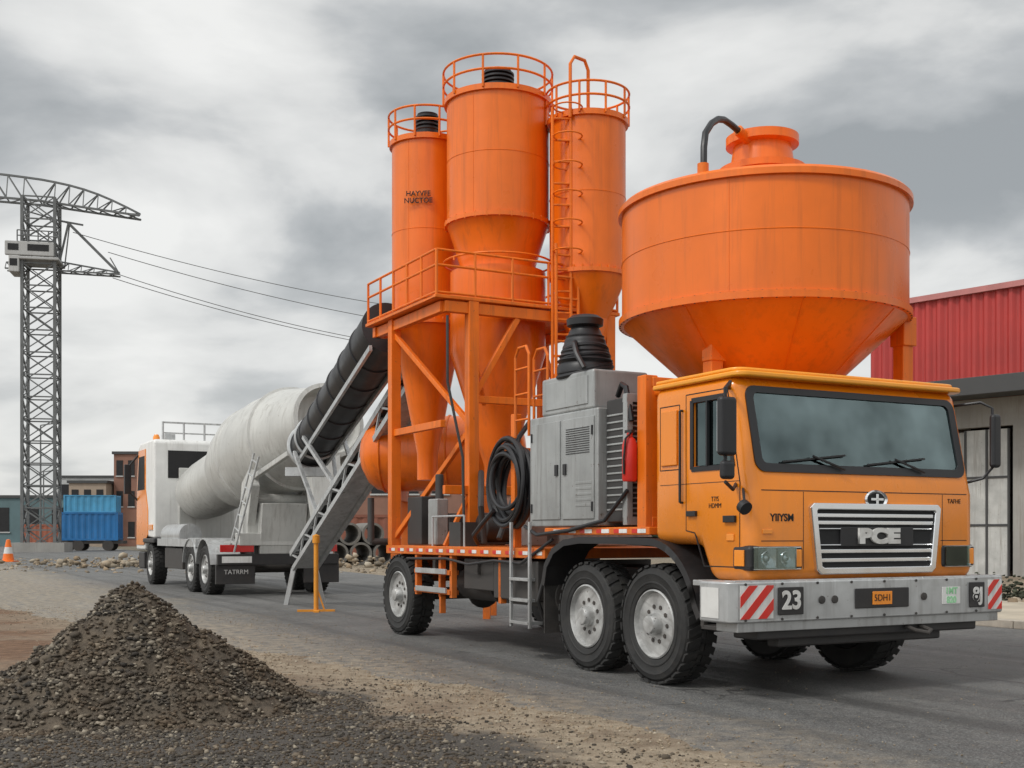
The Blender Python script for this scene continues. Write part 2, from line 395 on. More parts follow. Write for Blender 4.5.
g=G().box(-.03,0,-.72,-.58,1.62,1.67); g.cyl((-.035,-.5,1.75),(-.035,-.5,2.6),.014,n=8); g.cyl((-.035,-.5,1.75),(0,-.5,1.75),.012,n=8); g.cyl((-.035,-.5,2.6),(0,-.5,2.6),.012,n=8)
g.box(-.03,.0,-1.28,-1.12,1.56,1.62)
g.obj('door_handle_and_grab_rail',T,BLACK,bevel=.006)
text('side_lettering',T,DARK,'T7/S\nHDMM',(-.003,-.98,1.74),.06,SIDE,.001)
text('front_lettering',T,DARK,'YIIYSM',(.36,-1.452,1.60),.09,FRONT,.002,.002)
text('front_lettering',T,DARK,'TAFHE',(2.48,-1.452,1.77),.06,FRONT,.002)
G().box(-.012,0,-1.25,-1.15,1.40,1.46).box(.14,.25,-1.46,-1.45,1.46,1.50).obj('marker_lamps',T,AMB,bevel=.004)
y0=-1.455
def frame(o,i,ya,yb,nm_,m):
    n=len(o); v=[(p[0],ya,p[1]) for p in o]+[(p[0],ya,p[1]) for p in i]+[(p[0],yb,p[1]) for p in o]+[(p[0],yb,p[1]) for p in i]; f=[]
    for k_ in range(n):
        j=(k_+1)%n; f+=[(k_,j,n+j,n+k_),(2*n+k_,3*n+k_,3*n+j,2*n+j),(k_,2*n+k_,2*n+j,j),(n+k_,n+j,3*n+j,3*n+k_)]
    return G().add(v,f).obj(nm_,T,m,bevel=.012,seg=3)
go=[(.66,1.70),(.70,1.735),(2.23,1.735),(2.27,1.70),(2.20,1.14),(2.15,1.10),(.78,1.10),(.73,1.14)]
gi=[(.735,1.66),(.75,1.675),(2.18,1.675),(2.195,1.66),(2.135,1.175),(2.11,1.16),(.82,1.16),(.795,1.175)]
frame(go,gi,y0-.035,-1.43,'grille_surround',CHROME)
g=G()
for i,z in enumerate((1.225,1.305,1.56,1.625)):
    k_=(z-1.1)/.635; a=.80-.06*k_; g.box(a,2.93-a,y0-.018,-1.44,z-.018,z+.018)
g.box(.77,2.16,y0-.018,-1.44,1.355,1.368); g.box(.77,2.16,y0-.018,-1.44,1.50,1.513)
g.obj('grille_bars',T,CHROME,bevel=.01,seg=3)
G().prism(gi,'y',-1.454,-1.44).obj('grille_back',T,DARK)
G().box(1.02,1.92,-1.476,-1.45,1.345,1.523).obj('letter_backing',T,BLACK,bevel=.01)
text('grille_letters',T,WHITE,'PCE',(1.47,-1.486,1.435),.175,FRONT,.014,.012,1.65)
bd=G().lathe((0,0,0),[(.105,0),(.105,.012),(.094,.024),(.080,.014),(.078,.010),(.001,.010)],40,(0,-1,0)); ob=bd.obj('badge_oval',T,CHROME); ob.location=(1.465,-1.45,1.775); ob.scale=(1.35,1,.82)
b2=G().lathe((0,0,0),[(.077,.0105),(.001,.0115)],32,(0,-1,0)); ob=b2.obj('badge_field',T,DARK); ob.location=(1.465,-1.45,1.775); ob.scale=(1.35,1,.82)
ob=G().box(-.075,.075,-.022,-.009,-.012,.012).box(-.015,.015,-.022,-.009,-.05,.05).obj('badge_emblem',T,CHROME,bevel=.004); ob.location=(1.465,-1.455,1.775)
CLR=glassmat('clear_lamp_cover',(.92,.95,.96),.08)
for (a,b,nm_) in ((.02,.60,'l'),(2.33,2.76,'r')):
    G().box(a-.03,b,-1.466,-1.22 if nm_=='l' else -1.38,1.14,1.36).obj('headlamp_housing',T,BLACK,bevel=.04,seg=4)
    g=G(); k_=(b-a)
    for q in (.27,.64):
        cx_=a+k_*q; hw_=k_*.17
        g.add([(cx_-hw_,-1.474,1.165),(cx_+hw_,-1.474,1.165),(cx_+hw_,-1.474,1.335),(cx_-hw_,-1.474,1.335),(cx_-hw_*.6,-1.4675,1.20),(cx_+hw_*.6,-1.4675,1.20),(cx_+hw_*.6,-1.4675,1.30),(cx_-hw_*.6,-1.4675,1.30)],[(0,1,5,4),(1,2,6,5),(2,3,7,6),(3,0,4,7),(4,5,6,7)])
        g.lathe((cx_,-1.4675,1.25),[(.06,0),(.055,.008),(.03,.003),(.02,.010),(.001,.012)],24,(0,-1,0))
    g.box(a+.02,b-.04,-1.472,-1.455,1.338,1.348); g.box(a+.02,b-.04,-1.472,-1.455,1.150,1.160)
    g.obj('headlamp_reflector',T,LENS)
    G().box(b-.10,b-.03,-1.474,-1.45,1.17,1.325).obj('indicator',T,AMB,bevel=.01)
    G().box(a,b-.11,-1.490,-1.484,1.155,1.345).obj('headlamp_glass',T,CLR)
G().box(-.022,-.010,-1.40,-1.27,1.18,1.32).obj('side_lamp_lens',T,AMB,bevel=.004)
# bumper
pb=[(-.27,-1.10),(-.27,-1.40),(-.245,-1.47),(-.18,-1.52),(3.06,-1.52),(3.125,-1.47),(3.15,-1.40),(3.15,-1.1),(3.05,-1.1),(3.05,-1.38),(-.17,-1.38),(-.17,-1.10)]
G().prism(pb,'z',.70,1.055).obj('front_bumper',T,GALV,bevel=.022,seg=3)
g=G().box(-.20,3.08,-1.50,-1.36,1.045,1.062).box(-.16,3.04,-1.49,-1.2,.62,.71); g.box(-.15,.05,-1.4,-.85,1.0,1.05)
g.obj('bumper_tread_plate',T,GALV,bevel=.006)
G().box(.1,2.8,-1.44,-1.1,.54,.64).box(.4,2.4,-1.36,-1.2,.46,.56).obj('lower_valance',T,BLACK,bevel=.02)
chevron(T,-.16,.20,-1.522,.735,1.02,.095,1); chevron(T,2.86,3.05,-1.522,.735,1.02,.08,1)
G().prism([(-1.38,.74),(-1.14,.74),(-1.14,1.0),(-1.38,1.0)],'x',-.272,-.277).obj('side_white_panel',T,WHITE)
G().box(.25,.53,-1.54,-1.52,.76,1.0).box(2.60,2.80,-1.54,-1.52,.76,1.0).box(1.14,1.80,-1.535,-1.52,.79,.97).obj('number_boards',T,BLACK,bevel=.012)
text('number_digits',T,WHITE,'23',(.39,-1.544,.88),.22,FRONT,.003,.006)
text('number_digits',T,WHITE,'8J',(2.70,-1.544,.88),.18,FRONT,.003,.005)
G().box(1.34,1.58,-1.542,-1.535,.82,.94).obj('licence_plate',T,AMB,bevel=.004); text('plate_text',T,DARK,'5DH1',(1.46,-1.545,.88),.085,FRONT,.001)
G().box(2.24,2.48,-1.526,-1.52,.80,.96).obj('green_sticker_plate',T,WHITE,bevel=.002); text('sticker_text',T,GREEN,'1MT\n820',(2.36,-1.528,.88),.085,FRONT,.001,.003)
g=G()
for t in (.75,.9,2.0): g.lathe((t,-1.52,.88),[(.035,0),(.035,.012),(.001,.016)],16,(0,-1,0))
for t in [-.1+i*.4 for i in range(8)]:
    for z in (.725,1.03): g.cyl((t,-1.52,z),(t,-1.53,z),.012,n=6)
g.tube([(1.85,-1.45,.60),(1.85,-1.58,.57),(1.95,-1.62,.55),(2.03,-1.58,.57),(2.03,-1.45,.60)],.02)
g.obj('bumper_fittings',T,DSTEEL)
g=G()
for t in (.75,1.75):
    a=V((t+.35,wsl(2.04,.04),2.04)); b=V((t+.0,wsl(2.15,.035),2.15))
    g.cyl(a,b,.012,n=6); c=V((t-.35,wsl(2.09,.022),2.09)); d=V((t+.4,wsl(2.18,.022),2.17)); g.cyl(c,d,.010,n=6)
g.obj('wipers',T,BLACK)
g=G()
g.box(-.34,-.16,-1.50,-1.42,2.12,2.62); g.box(-.32,-.18,-1.5,-1.43,1.92,2.08)
g.box(2.90,3.02,-1.56,-1.49,2.10,2.62)
g.obj('mirror_housings',T,BLACK,bevel=.035,seg=4)
g=G().tube([(.02,-1.15,2.74),(-.15,-1.38,2.76),(-.25,-1.44,2.7),(-.25,-1.44,2.0)],.016).tube([(.02,-1.25,1.9),(-.12,-1.38,1.84),(-.25,-1.44,1.9)],.016)
g.tube([(2.76,-1.15,2.72),(2.88,-1.42,2.74),(2.95,-1.5,2.68),(2.95,-1.5,2.1),(2.9,-1.43,2.0),(2.76,-1.3,1.95)],.014)
g.tube([(.03,-1.33,1.86),(-.1,-1.5,1.78),(-.14,-1.56,1.7)],.012); g.cyl((-.14,-1.53,1.70),(-.14,-1.58,1.67),.06)
g.obj('mirror_arms',T,BLACK)
G().box(-.32,-.18,-1.418,-1.414,2.16,2.58).obj('mirror_glass',T,CHROME)
g=G().box(.0,.35,-1.30,-.82,.98,1.03).box(-.02,.3,-1.1,-.80,.60,.64).beam((.0,-1.08,.62),(.0,-1.08,1.0),.05).beam((.0,-.82,.62),(.0,-.82,1.0),.05)
g.obj('cab_step',T,DSTEEL,bevel=.008)
def ribbon(path,th):
    out=[];inn=[]
    for i,p in enumerate(path):
        a=V(path[max(i-1,0)]+(0,)); b=V(path[min(i+1,len(path)-1)]+(0,)); d=(b-a).normalized(); n=V((-d.y,d.x,0))
        out.append((p[0],p[1])); inn.append((p[0]-n.x*th,p[1]-n.y*th))
    return out,inn
def fender(path,x0,x1,th=.035,name='mudguard',m=BLACK):
    o,i=ribbon(path,th); g=G()
    for k in range(len(path)-1):
        g.prism([o[k],o[k+1],i[k+1],i[k]],'x',x0,x1)
    return g.obj(name,T,m)
fp=[(-.84,.72)]+[(-.80*math.cos(R(15+7.5*i)),.62+.80*math.sin(R(15+7.5*i))) for i in range(11)]+[(.6,1.43),(1.27,1.43),(1.6,1.40),(1.85,1.30),(2.02,1.12),(2.08,.9)]
fender(fp,-.045,.42); fender(fp,2.40,2.86)
o,i_=ribbon(fp,.07); g=G()
for k in range(len(fp)-1): g.prism([o[k],o[k+1],i_[k+1],i_[k]],'x',-.055,-.04)
g.obj('mudguard_lip',T,BLACK)
G().box(-.02,.40,2.06,2.08,.35,.95).obj('mudflap',T,RUB)
G().box(0,2.78,2.1,6.85,1.18,1.30).box(-.0,2.78,.05,2.1,1.45,1.53).obj('deck_plate',T,ORFR,bevel=.01)
g=G(); 
for i in range(14): 
    s0=2.15+i*.335; g.box(-.006,0,s0,s0+.12,1.22,1.262)
for i in range(6): g.box(-.006,0,.10+i*.33,.24+i*.33,1.470,1.510)
g.obj('reflective_tape_white',T,WHITE)
g=G()
for i in range(14): g.box(-.006,0,2.15+i*.335+.12,2.15+i*.335+.22,1.22,1.262)
for i in range(5): g.box(-.006,0,.24+i*.33,.34+i*.33,1.470,1.510)
g.obj('reflective_tape_red',T,RED)
g=G()
for s in (3.2,4.6,4.95,5.75): g.box(.02,.10,s,s+.07,.62,1.18)
for z in (.66,.92): g.box(.0,.14,4.63,5.8,z,z+.06)
g.box(.02,.1,4.95,5.0,.4,.9)
g.obj('side_step_frame',T,ORFR,bevel=.006)
g=G()
for z in (.42,.68,.92): g.box(-.08,.12,2.35,2.80,z,z+.035)
for s in (2.35,2.8): g.beam((-.05,s,.38),(-.05,s,1.6),.035)
for z in (.70,.95): g.box(-.03,.0,4.7,5.7,z-.02,z+.05)
g.obj('access_steps',T,GALV,bevel=.004)
G().box(.02,.55,2.3,3.4,.68,1.15).box(.1,.7,3.55,4.4,.75,1.15).obj('side_lockers',T,DSTEEL,bevel=.02)
G().box(.4,2.4,6.86,6.94,.75,1.2).obj('rear_underrun',T,ORFR,bevel=.01)
g=G()
g.tube([(-.01,1.9,1.40),(-.03,2.6,1.12),(-.02,3.3,1.14),(-.03,4.0,1.08),(-.01,4.7,1.14),(-.02,6.0,1.12)],.018)
g.tube([(.3,-.1,1.3),(.25,.3,1.36),(.3,.9,1.38)],.03); g.tube([(.05,2.2,.95),(.0,2.25,.7),(.1,2.3,.5)],.025)
g.obj('air_lines',T,BLACK)
# ================================================================ HOPPER
H=empty('cement_hopper',(P1[0],P1[1],0),TH)
hc=(1.78,.5,0)
G().lathe(hc,[(.001,2.96),(.62,2.96),(.62,3.02),(.74,3.02),(1.48,3.70),(1.535,3.70),(1.535,3.77),(1.50,3.78),(1.50,4.87),(1.54,4.87),(1.54,4.93),(1.51,4.96),(.47,5.14),(.44,5.16),(.44,5.20),(.36,5.22),(.34,5.26),(.34,5.29),(.46,5.30),(.46,5.37),(.34,5.39),(.31,5.60),(.385,5.62),(.385,5.71),(.31,5.73),(.001,5.75)],96,caps=False).obj('hopper_body',H,ORANGE,ang=20)
g=G()
bolts(g,hc,.42,5.335,16); bolts(g,hc,1.52,3.735,72,.009,.040)
g.obj('flange_bolts',H,DSTEEL)
g=G().torus((hc[0],hc[1],4.36),1.50,.006,n=96,m=4)
for a in (218,20,80,140): 
    x=hc[0]+1.50*math.cos(R(a)); y=hc[1]+1.50*math.sin(R(a)); g.cyl((x,y,3.78),(x,y,4.87),.004,n=6)
for a in (200,245,290,335):
    c_,s_=math.cos(R(a)),math.sin(R(a)); g.beam((hc[0]+.76*c_,hc[1]+.76*s_,3.03),(hc[0]+1.475*c_,hc[1]+1.475*s_,3.69),.006,.006)
g.obj('weld_seams',H,ORANGE)
g=G()
for (t,s,zb,zt) in ((.85,.15,1.5,3.35),(3.02,-.3,1.05,3.68),(.1,.22,1.5,3.02),(2.9,1.9,1.3,3.7),(.55,1.9,1.6,3.65)):
    g.box(t-.075,t+.075,s-.075,s+.075,zb,zt)
g.box(.1,3.05,.12,.24,2.90,3.0); g.box(2.95,3.09,-.3,1.95,2.85,2.97)
g.box(.1,3.0,.14,.24,1.53,1.63); g.beam((3.02,-.3,1.15),(2.7,-.3,1.15),.1)
g.box(.76,.96,.06,.22,3.2,3.62); g.box(2.93,3.12,-.4,-.2,3.45,3.76)
g.cyl((.18,.02,2.85),(.18,.42,2.85),.05)
g.obj('hopper_legs',H,ORFR,bevel=.012)
G().lathe((1.75,.62,0),[(.3,2.93),(.22,2.4),(.2,1.55)],32).obj('discharge_chute',H,ORFR)
hp=[(1.50,.40,5.62),(1.36,.36,5.67),(1.2,.30,5.70),(1.03,.2,5.69),(.86,.08,5.63),(.70,-.02,5.53),(.55,-.12,5.38),(.50,-.16,5.22),(.49,-.17,4.96)]
G().tube(hp,.034,10).obj('vent_hose',H,BLACK)
G().cyl(hp[0],(1.33,.35,5.68),.055,n=14).cyl((.49,-.16,5.06),(.49,-.16,4.93),.055,n=14).obj('hose_coupling',H,ORFR)
# ================================================================ GENERATOR
E=empty('generator_set',(P1[0],P1[1],0),TH)
G().box(.0,.95,.98,2.44,1.54,2.78).obj('enclosure',E,GREYM,bevel=.02,seg=3)
G().box(.02,.72,1.10,2.20,2.78,3.20).obj('air_intake_box',E,GREYM,bevel=.03,seg=3)
G().box(.10,.62,.55,.97,1.58,2.85).obj('radiator_cabinet',E,DSTEEL,bevel=.015)
g=G()
g.box(.06,.66,.52,.60,2.80,2.88); g.box(.06,.66,.52,.60,1.55,1.63); g.box(.06,.13,.52,.60,1.63,2.8); g.box(.59,.66,.52,.60,1.63,2.8)
for i in range(22): g.box(.14,.58,.535,.56,1.66+i*.052,1.678+i*.052)
for i in range(14): g.box(.09,.10,.60,.95,1.70+i*.075,1.72+i*.075)
for i in range(5): g.box(-.018,0,1.08,1.40,1.75+i*.06,1.78+i*.06)
g.box(-.014,0,1.04,1.68,1.62,2.70); g.box(-.014,0,1.74,2.38,1.62,2.70)
g.box(.008,.02,1.2,2.1,2.84,3.14)
g.obj('louvres_and_doors',E,GREYM,bevel=.005)
g=G()
for s in (1.62,1.80): g.box(-.03,-.014,s-.03,s+.03,2.1,2.22)
for s in (1.06,2.36):
    for z in (1.75,2.55): g.cyl((-.02,s,z-.05),(-.02,s,z+.05),.012,n=8)
for i in range(12): g.box(-.02,-.013,1.12,1.60,2.32+i*.024,2.328+i*.024)
g.cyl((.3,2.5,1.6),(.3,2.5,3.1),.05); g.tube([(.2,.9,2.9),(.15,.75,3.0),(.1,.6,2.95),(.1,.5,2.6)],.03)
g.tube([(-.03,2.5,1.55),(-.04,2.2,1.45),(-.04,1.5,1.50),(-.03,.8,1.6),(.05,.5,1.9)],.022)
g.tube([(.3,.4,2.9),(.2,.35,2.6),(.25,.35,2.0),(.1,.3,1.7)],.025); g.box(.25,.5,.3,.5,1.56,2.1)
g.obj('latches_and_pipes',E,BLACK)
pr=[(.27,0),(.31,.03),(.31,.10),(.28,.14)]
for i in range(6): z=.15+i*.05; pr+=[(.285-.012*i,z),(.31-.020*i,z+.02),(.285-.014*i,z+.04)]
pr+=[(.19,.46),(.17,.51),(.15,.54),(.20,.56),(.205,.63),(.15,.67),(.001,.68)]
ec=(.30,1.72)
G().lathe((ec[0],ec[1],3.20),pr,36).obj('rubber_exhaust_stack',E,BLACK,ang=50)
g=G()
for k in range(6): g.torus((ec[0],ec[1],3.25+k*.045),.30-.012*k,.028,(random.uniform(-.25,.25),random.uniform(-.25,.25),1),m=8)
g.tube([(ec[0]-.2,1.6,3.55),(.0,1.45,3.5),(-.03,1.35,3.38),(.0,1.25,3.22)],.03)
g.obj('exhaust_hose',E,BLACK)
g=G(); 
for x in (.05,.3): g.tube([(x,2.55,2.6),(x,2.55,3.55),(x,2.62,3.65),(x,2.8,3.65),(x,2.88,3.55),(x,2.88,2.6)],.018)
for z in (2.8,3.1,3.4): g.cyl((.05,2.55,z),(.05,2.88,z),.014); g.cyl((.3,2.55,z),(.3,2.88,z),.014)
g.obj('guard_rail',E,ORFR)
F=empty('fire_extinguisher',(P1[0],P1[1],0),TH)
G().lathe((-.03,.34,1.98),[(.001,0),(.065,0),(.075,.02),(.075,.36),(.055,.42),(.03,.44),(.03,.48),(.001,.48)],24).obj('cylinder_body',F,RED)
G().box(-.05,-.01,.28,.40,2.46,2.49).tube([(-.03,.32,2.46),(-.11,.29,2.4),(-.12,.31,2.2),(-.11,.32,2.05)],.011).box(-.10,.05,.33,.35,2.12,2.15).obj('valve_and_hose',F,BLACK)
HC=empty('hose_coil',(P1[0],P1[1],0),TH)
g=G()
for k in range(14):
    g.torus((.02+.045*(k%4)+random.uniform(-.02,.02),3.05+random.uniform(-.05,.05),2.04+random.uniform(-.07,.07)),.37+.045*(k//4)+random.uniform(-.03,.03),.030,(1,random.uniform(-.16,.16),random.uniform(-.16,.16)),n=48)
g.tube([(0,3.35,1.75),(-.02,3.6,1.6),(0,3.9,1.45),(.2,4.2,1.35)],.03)
g.tube([(0,2.8,2.3),(.1,2.9,2.6),(.3,3.0,2.8)],.03)
g.obj('coiled_hose',HC,BLACK)
G().box(.1,.2,3.0,3.1,1.3,2.9).box(.0,.35,3.02,3.08,2.45,2.5).obj('hose_bracket',HC,ORFR,bevel=.01)
# ================================================================ SILOS
def silo(c,r,zt,zb,extra,cap,name='storage_silo',nr=10,rh=.5):
    S=empty(name,(P1[0],P1[1],0),TH)
    pr=[(.001,extra[-1][1])]+list(reversed(extra))+[(r,zb),(r+.035,zb),(r+.035,zb+.06),(r,zb+.065)]
    m1=zb+(zt-zb)*.5
    pr+=[(r,zt-.08),(r+.04,zt-.08),(r+.04,zt),(r-.02,zt+.02),(r*.35,zt+.14),(.001,zt+.15)]
    G().lathe((c[0],c[1],0),pr,64,caps=False).obj('silo_body',S,ORANGE,ang=22)
    g=G(); ringrail(g,c,r+.05,zt+.0,rh,.017,nr,2); g.obj('top_guard_rail',S,ORFR)
    g=G().torus((c[0],c[1],m1),r,.006,n=64,m=4)
    for a in (215,350,80): g.cyl((c[0]+r*math.cos(R(a)),c[1]+r*math.sin(R(a)),zb),(c[0]+r*math.cos(R(a)),c[1]+r*math.sin(R(a)),zt),.004,n=6)
    g.obj('weld_seam',S,ORANGE)
    if cap:
        p=[(.0+.001,0),(.22*cap,0),(.22*cap,.1)]
        for i in range(4): p+=[(.24*cap,.11+i*.06),(.24*cap,.135+i*.06),(.19*cap,.14+i*.06),(.19*cap,.16+i*.06)]
        p+=[(.2*cap,.36),(.001,.40)]
        G().lathe((c[0],c[1],zt+.10),p,28,caps=False).obj('dust_filter',S,BLACK)
    return S
cA=(1.4,5.95); cB=(.87,7.3); cC=(2.42,5.10)
SA=silo(cA,.75,7.80,5.95,[(.72,5.90),(.56,5.40),(.56,5.30),(.70,5.28),(.70,4.1),(.20,2.45),(.20,2.15)],1,rh=.40)
SB=silo(cB,.55,7.50,4.65,[(.53,4.6),(.16,2.7),(.16,2.3)],.8,rh=.40)
SC=silo(cC,.55,7.42,5.15,[(.54,5.1),(.30,4.55),(.30,4.4),(.14,3.6),(.14,2.0)],0,rh=.38)
text('stencil_lettering',SB,DARK,'HAYVFE\nNUCTOE',(cB[0]-.36,cB[1]-.47,6.52),.105,(R(90),0,R(-33)),.008,.001)
g=G(); ringrail(g,cA,.80,5.42,.0001,.015,2,1); g.obj('stiffening_ring',SA,ORFR)
g=G(); ladder(g,(cA[0]+.72,cA[1]-.42,4.7),(cA[0]+.72,cA[1]-.42,7.2),(.22,.22,0)); g.obj('silo_ladder',SA,ORFR)
g=G(); ladder(g,(cC[0]-.58,cC[1]-.25,2.9),(cC[0]-.58,cC[1]-.25,7.45),(.24,-.10,0))
for z in [5.4+.4*i for i in range(6)]: g.torus((cC[0]-.58,cC[1]-.42,z),.20,.012,n=20,m=5)
g.tube([(cC[0]-.50,cC[1]-.35,7.3),(cC[0]-.50,cC[1]-.35,8.05),(cC[0]-.42,cC[1]-.33,8.17),(cC[0]-.22,cC[1]-.28,8.17),(cC[0]-.15,cC[1]-.26,8.05),(cC[0]-.15,cC[1]-.26,7.4)],.025)
g.obj('caged_ladder',SC,ORFR)
for S_,c_,r_,z in ((SA,cA,.78,5.98),(SB,cB,.58,4.7),(SC,cC,.58,5.2)):
    g=G(); bolts(g,c_,r_-.005,z,28,.012,.042); g.obj('flange_bolts',S_,ORFR)
K=empty('silo_support_frame',(P1[0],P1[1],0),TH)
g=G(); pz=4.62
for (t,s) in ((.08,6.72),(.5,4.98),(2.7,4.98),(2.7,6.9),(1.5,4.98)):
    g.box(t-.075,t+.075,s-.075,s+.075,1.3,pz if not t==1.5 else 2.0)
g.box(.08,2.7,4.93,5.03,4.45,pz-.02); g.box(.03,.13,5.0,7.4,4.45,pz-.02); g.box(2.65,2.75,5,7.4,4.45,pz-.02); g.box(.0,2.8,7.3,7.4,4.45,pz-.02)
g.box(.08,2.7,4.94,5.02,2.0,2.12); g.box(.04,.12,5.0,6.7,2.9,3.0); g.box(.5,2.7,4.94,5.02,3.25,3.35)
g.beam((.5,4.98,3.3),(1.2,4.98,4.45),.08); g.beam((.08,6.7,1.4),(.5,5.0,2.9),.07); g.beam((.08,6.7,4.4),(.5,5.0,2.95),.07); g.beam((2.7,5,1.4),(2.7,6.9,4.4),.07)
g.beam((.5,4.98,2.1),(.1,4.98,1.3),.06); g.beam((2.7,4.98,3.3),(2.0,4.98,4.45),.08)
g.beam((.5,4.98,4.0),(.95,5.5,3.3),.06)
g.obj('posts_and_braces',K,ORFR,bevel=.008)
G().box(-.08,2.85,4.9,5.28,pz,pz+.05).box(-.08,.25,5.28,7.5,pz,pz+.05).box(2.1,2.85,5.28,7.5,pz,pz+.05).box(.25,2.1,7.9,8.0,pz,pz+.05).obj('upper_platform',K,ORFR,bevel=.01)
g=G(); rails(g,[(2.82,7.4,pz+.03),(2.82,4.93,pz+.03),(-.05,4.93,pz+.03),(-.05,7.45,pz+.03)],.62,.018,3,.55)
g.obj('platform_guard_rail',K,ORFR)
g=G(); ladder(g,(1.9,4.80,2.2),(1.9,4.80,4.62+.9),(.36,0,0)); g.obj('platform_ladder',K,ORFR)
g=G(); g.box(.3,1.2,5.3,6.2,1.31,1.75); g.box(1.5,2.4,5.2,6.4,1.31,1.9); g.cyl((.5,4.7,1.55),(1.3,4.7,1.55),.2,n=20)
g.box(.15,.4,5.9,6.4,1.31,2.0); g.cyl((.3,5.6,1.3),(.3,5.6,2.3),.06)
g.obj('batching_gearbox',K,DSTEEL,bevel=.02)
g=G()
for (a,b) in (((.3,4.2,1.35),(.6,4.9,2.3)),((.9,4.3,1.35),(1.2,5.0,2.4))):
    g.tube([a,(a[0]-.1,a[1]-.1,1.8),b],.04)
g.tube([(.2,3.6,1.4),(.5,3.8,1.9),(1.2,4.1,2.1),(1.8,4.6,1.8)],.035); g.tube([(.12,4.95,4.4),(.1,4.9,3.5),(.3,4.85,2.5),(.25,4.7,1.4)],.02)
g.cyl((-.2,6.95,1.35),(-.2,6.95,2.0),.05); g.cyl((-.2,6.95,1.35),(.2,6.95,1.35),.05); g.box(.1,.35,4.5,4.85,1.3,1.62)
g.obj('pipes_and_cables',K,DSTEEL)
G().box(.62,.90,3.6,4.1,1.31,1.9).box(1.1,2.3,3.3,4.3,1.31,2.5).box(.12,.3,5.3,5.6,1.31,1.95).obj('control_cabinets',K,GREYM,bevel=.02)
g=G()
for s in (4.3,5.3): g.cyl((.06,s,1.3),(.06,s,1.7),.014,n=8)
g.cyl((.06,4.3,1.7),(.06,5.3,1.7),.014,n=8); g.obj('deck_guard_rail',K,GALV)
# ================================================================ horizontal tank
Q=empty('storage_tank',(-1.28,20.6,0),R(-6))
G().lathe((-1.15,0,2.88),[(.001,-.26),(.3,-.20),(.52,-.08),(.63,.06),(.66,.2),(.66,2.4),(.52,2.56),(.3,2.66),(.001,2.7)],48,(1,0,0),caps=False).obj('tank_shell',Q,ORANGE)
g=G().torus((-.95,0,2.88),.665,.02,(1,0,0)).torus((.2,0,2.88),.665,.02,(1,0,0))
for x in (-.7,.9):
    g.box(x-.06,x+.06,-.5,.5,2.05,2.3)
    for y in (-.45,.45): g.box(x-.06,x+.06,y-.06,y+.06,0,2.2)
g.beam((-.7,-.45,.3),(.9,-.45,2.0),.06)
g.obj('tank_stand',Q,ORFR)
# ================================================================ MIXER TRUCK
MX=empty('concrete_mixer_truck',(-7.44,28.3,0),TH)
MR=.62
for s in (0,1.5,6.65): wheel(MX,0,s,MR,MR,.4); wheel(MX,3.0,s,MR,MR,.4,-1)
g=G()
for t in (.9,1.9): g.box(t,t+.15,-1.2,8.3,.95,1.25)
for s in (-1.1,.8,2.5,4.5,6): g.box(.9,2.0,s,s+.12,1.0,1.2)
for s in (0,1.5,6.65): g.cyl((.2,s,MR),(2.8,s,MR),.1)
g.box(.05,.6,2.6,4.8,.55,1.1); g.box(2.4,2.95,2.6,4.8,.55,1.1)
g.obj('chassis',MX,DSTEEL,bevel=.01)
g=G(); g.cyl((.35,3.0,1.45),(.35,5.4,1.45),.3,n=24); g.box(.0,.12,.9,5.6,1.15,1.35)
g.obj('water_tank',MX,GALV)
for s0 in (0,1.5):
    g=G(); pts=[(s0-.78*math.cos(R(10+20*i)),MR+.76*math.sin(R(10+20*i))) for i in range(9)]
    o,i_=ribbon(pts,.03)
    for k in range(8): g.prism([o[k],o[k+1],i_[k+1],i_[k]],'x',-.03,.7); g.prism([o[k],o[k+1],i_[k+1],i_[k]],'x',2.3,3.03)
    g.obj('rear_mudguard',MX,GALV)
c0=V((1.2,6.0,2.58)); c1=V((2.2,-2.9,4.10)); dx=(c1-c0)
pr=[(.001,0),(.60,0),(.76,.4),(.83,1.2),(.86,3.3),(.92,3.32),(.92,3.50),(1.02,3.55),(1.22,4.3),(1.31,5.0),(1.35,5.02),(1.35,5.22),(1.32,5.24),(1.32,6.2),(1.24,7.1),(1.28,7.1),(1.28,7.2),(1.22,7.22),(.95,8.35),(.84,8.85),(.88,8.86),(.88,8.98),(.78,9.0),(.70,8.5),(.001,8.4)]
G().lathe(c0,pr,72,dx,caps=False).obj('mixer_drum',MX,CONC,ang=18)
g=G()
g.prism([(-.9,1.2),(-.2,1.2),(-.6,2.7),(-1.2,3.0),(-1.5,2.6)],'x',.75,.95).prism([(-.9,1.2),(-.2,1.2),(-.6,2.7),(-1.2,3.0),(-1.5,2.6)],'x',2.2,2.4)
g.box(.75,2.4,-1.1,-.7,1.2,2.0); g.box(.7,2.3,6.0,6.3,1.2,3.4); g.box(.5,2.5,-1.35,-.95,1.2,1.5)
g.beam((.85,-1.3,2.8),(1.3,-2.6,3.3),.12); g.beam((2.3,-1.3,2.8),(2.8,-2.6,3.3),.12); g.cyl((.7,-.9,2.3),(2.5,-.9,2.3),.14,n=16)
g.prism([(-1.3,1.0),(-.5,1.0),(-.7,2.2),(-1.5,2.2)],'x',1.0,2.1)
g.obj('drum_pedestal',MX,CONC,bevel=.02)
G().prism([(-2.9,3.4),(-2.3,3.2),(-3.0,1.7),(-3.25,1.8)],'x',1.7,2.4).obj('discharge_chute',MX,CONC)
g=G(); ladder(g,(.35,-1.25,1.1),(.75,-1.9,3.3),(.0,.4,.1),.32,.02); g.obj('inspection_ladder',MX,GALV)
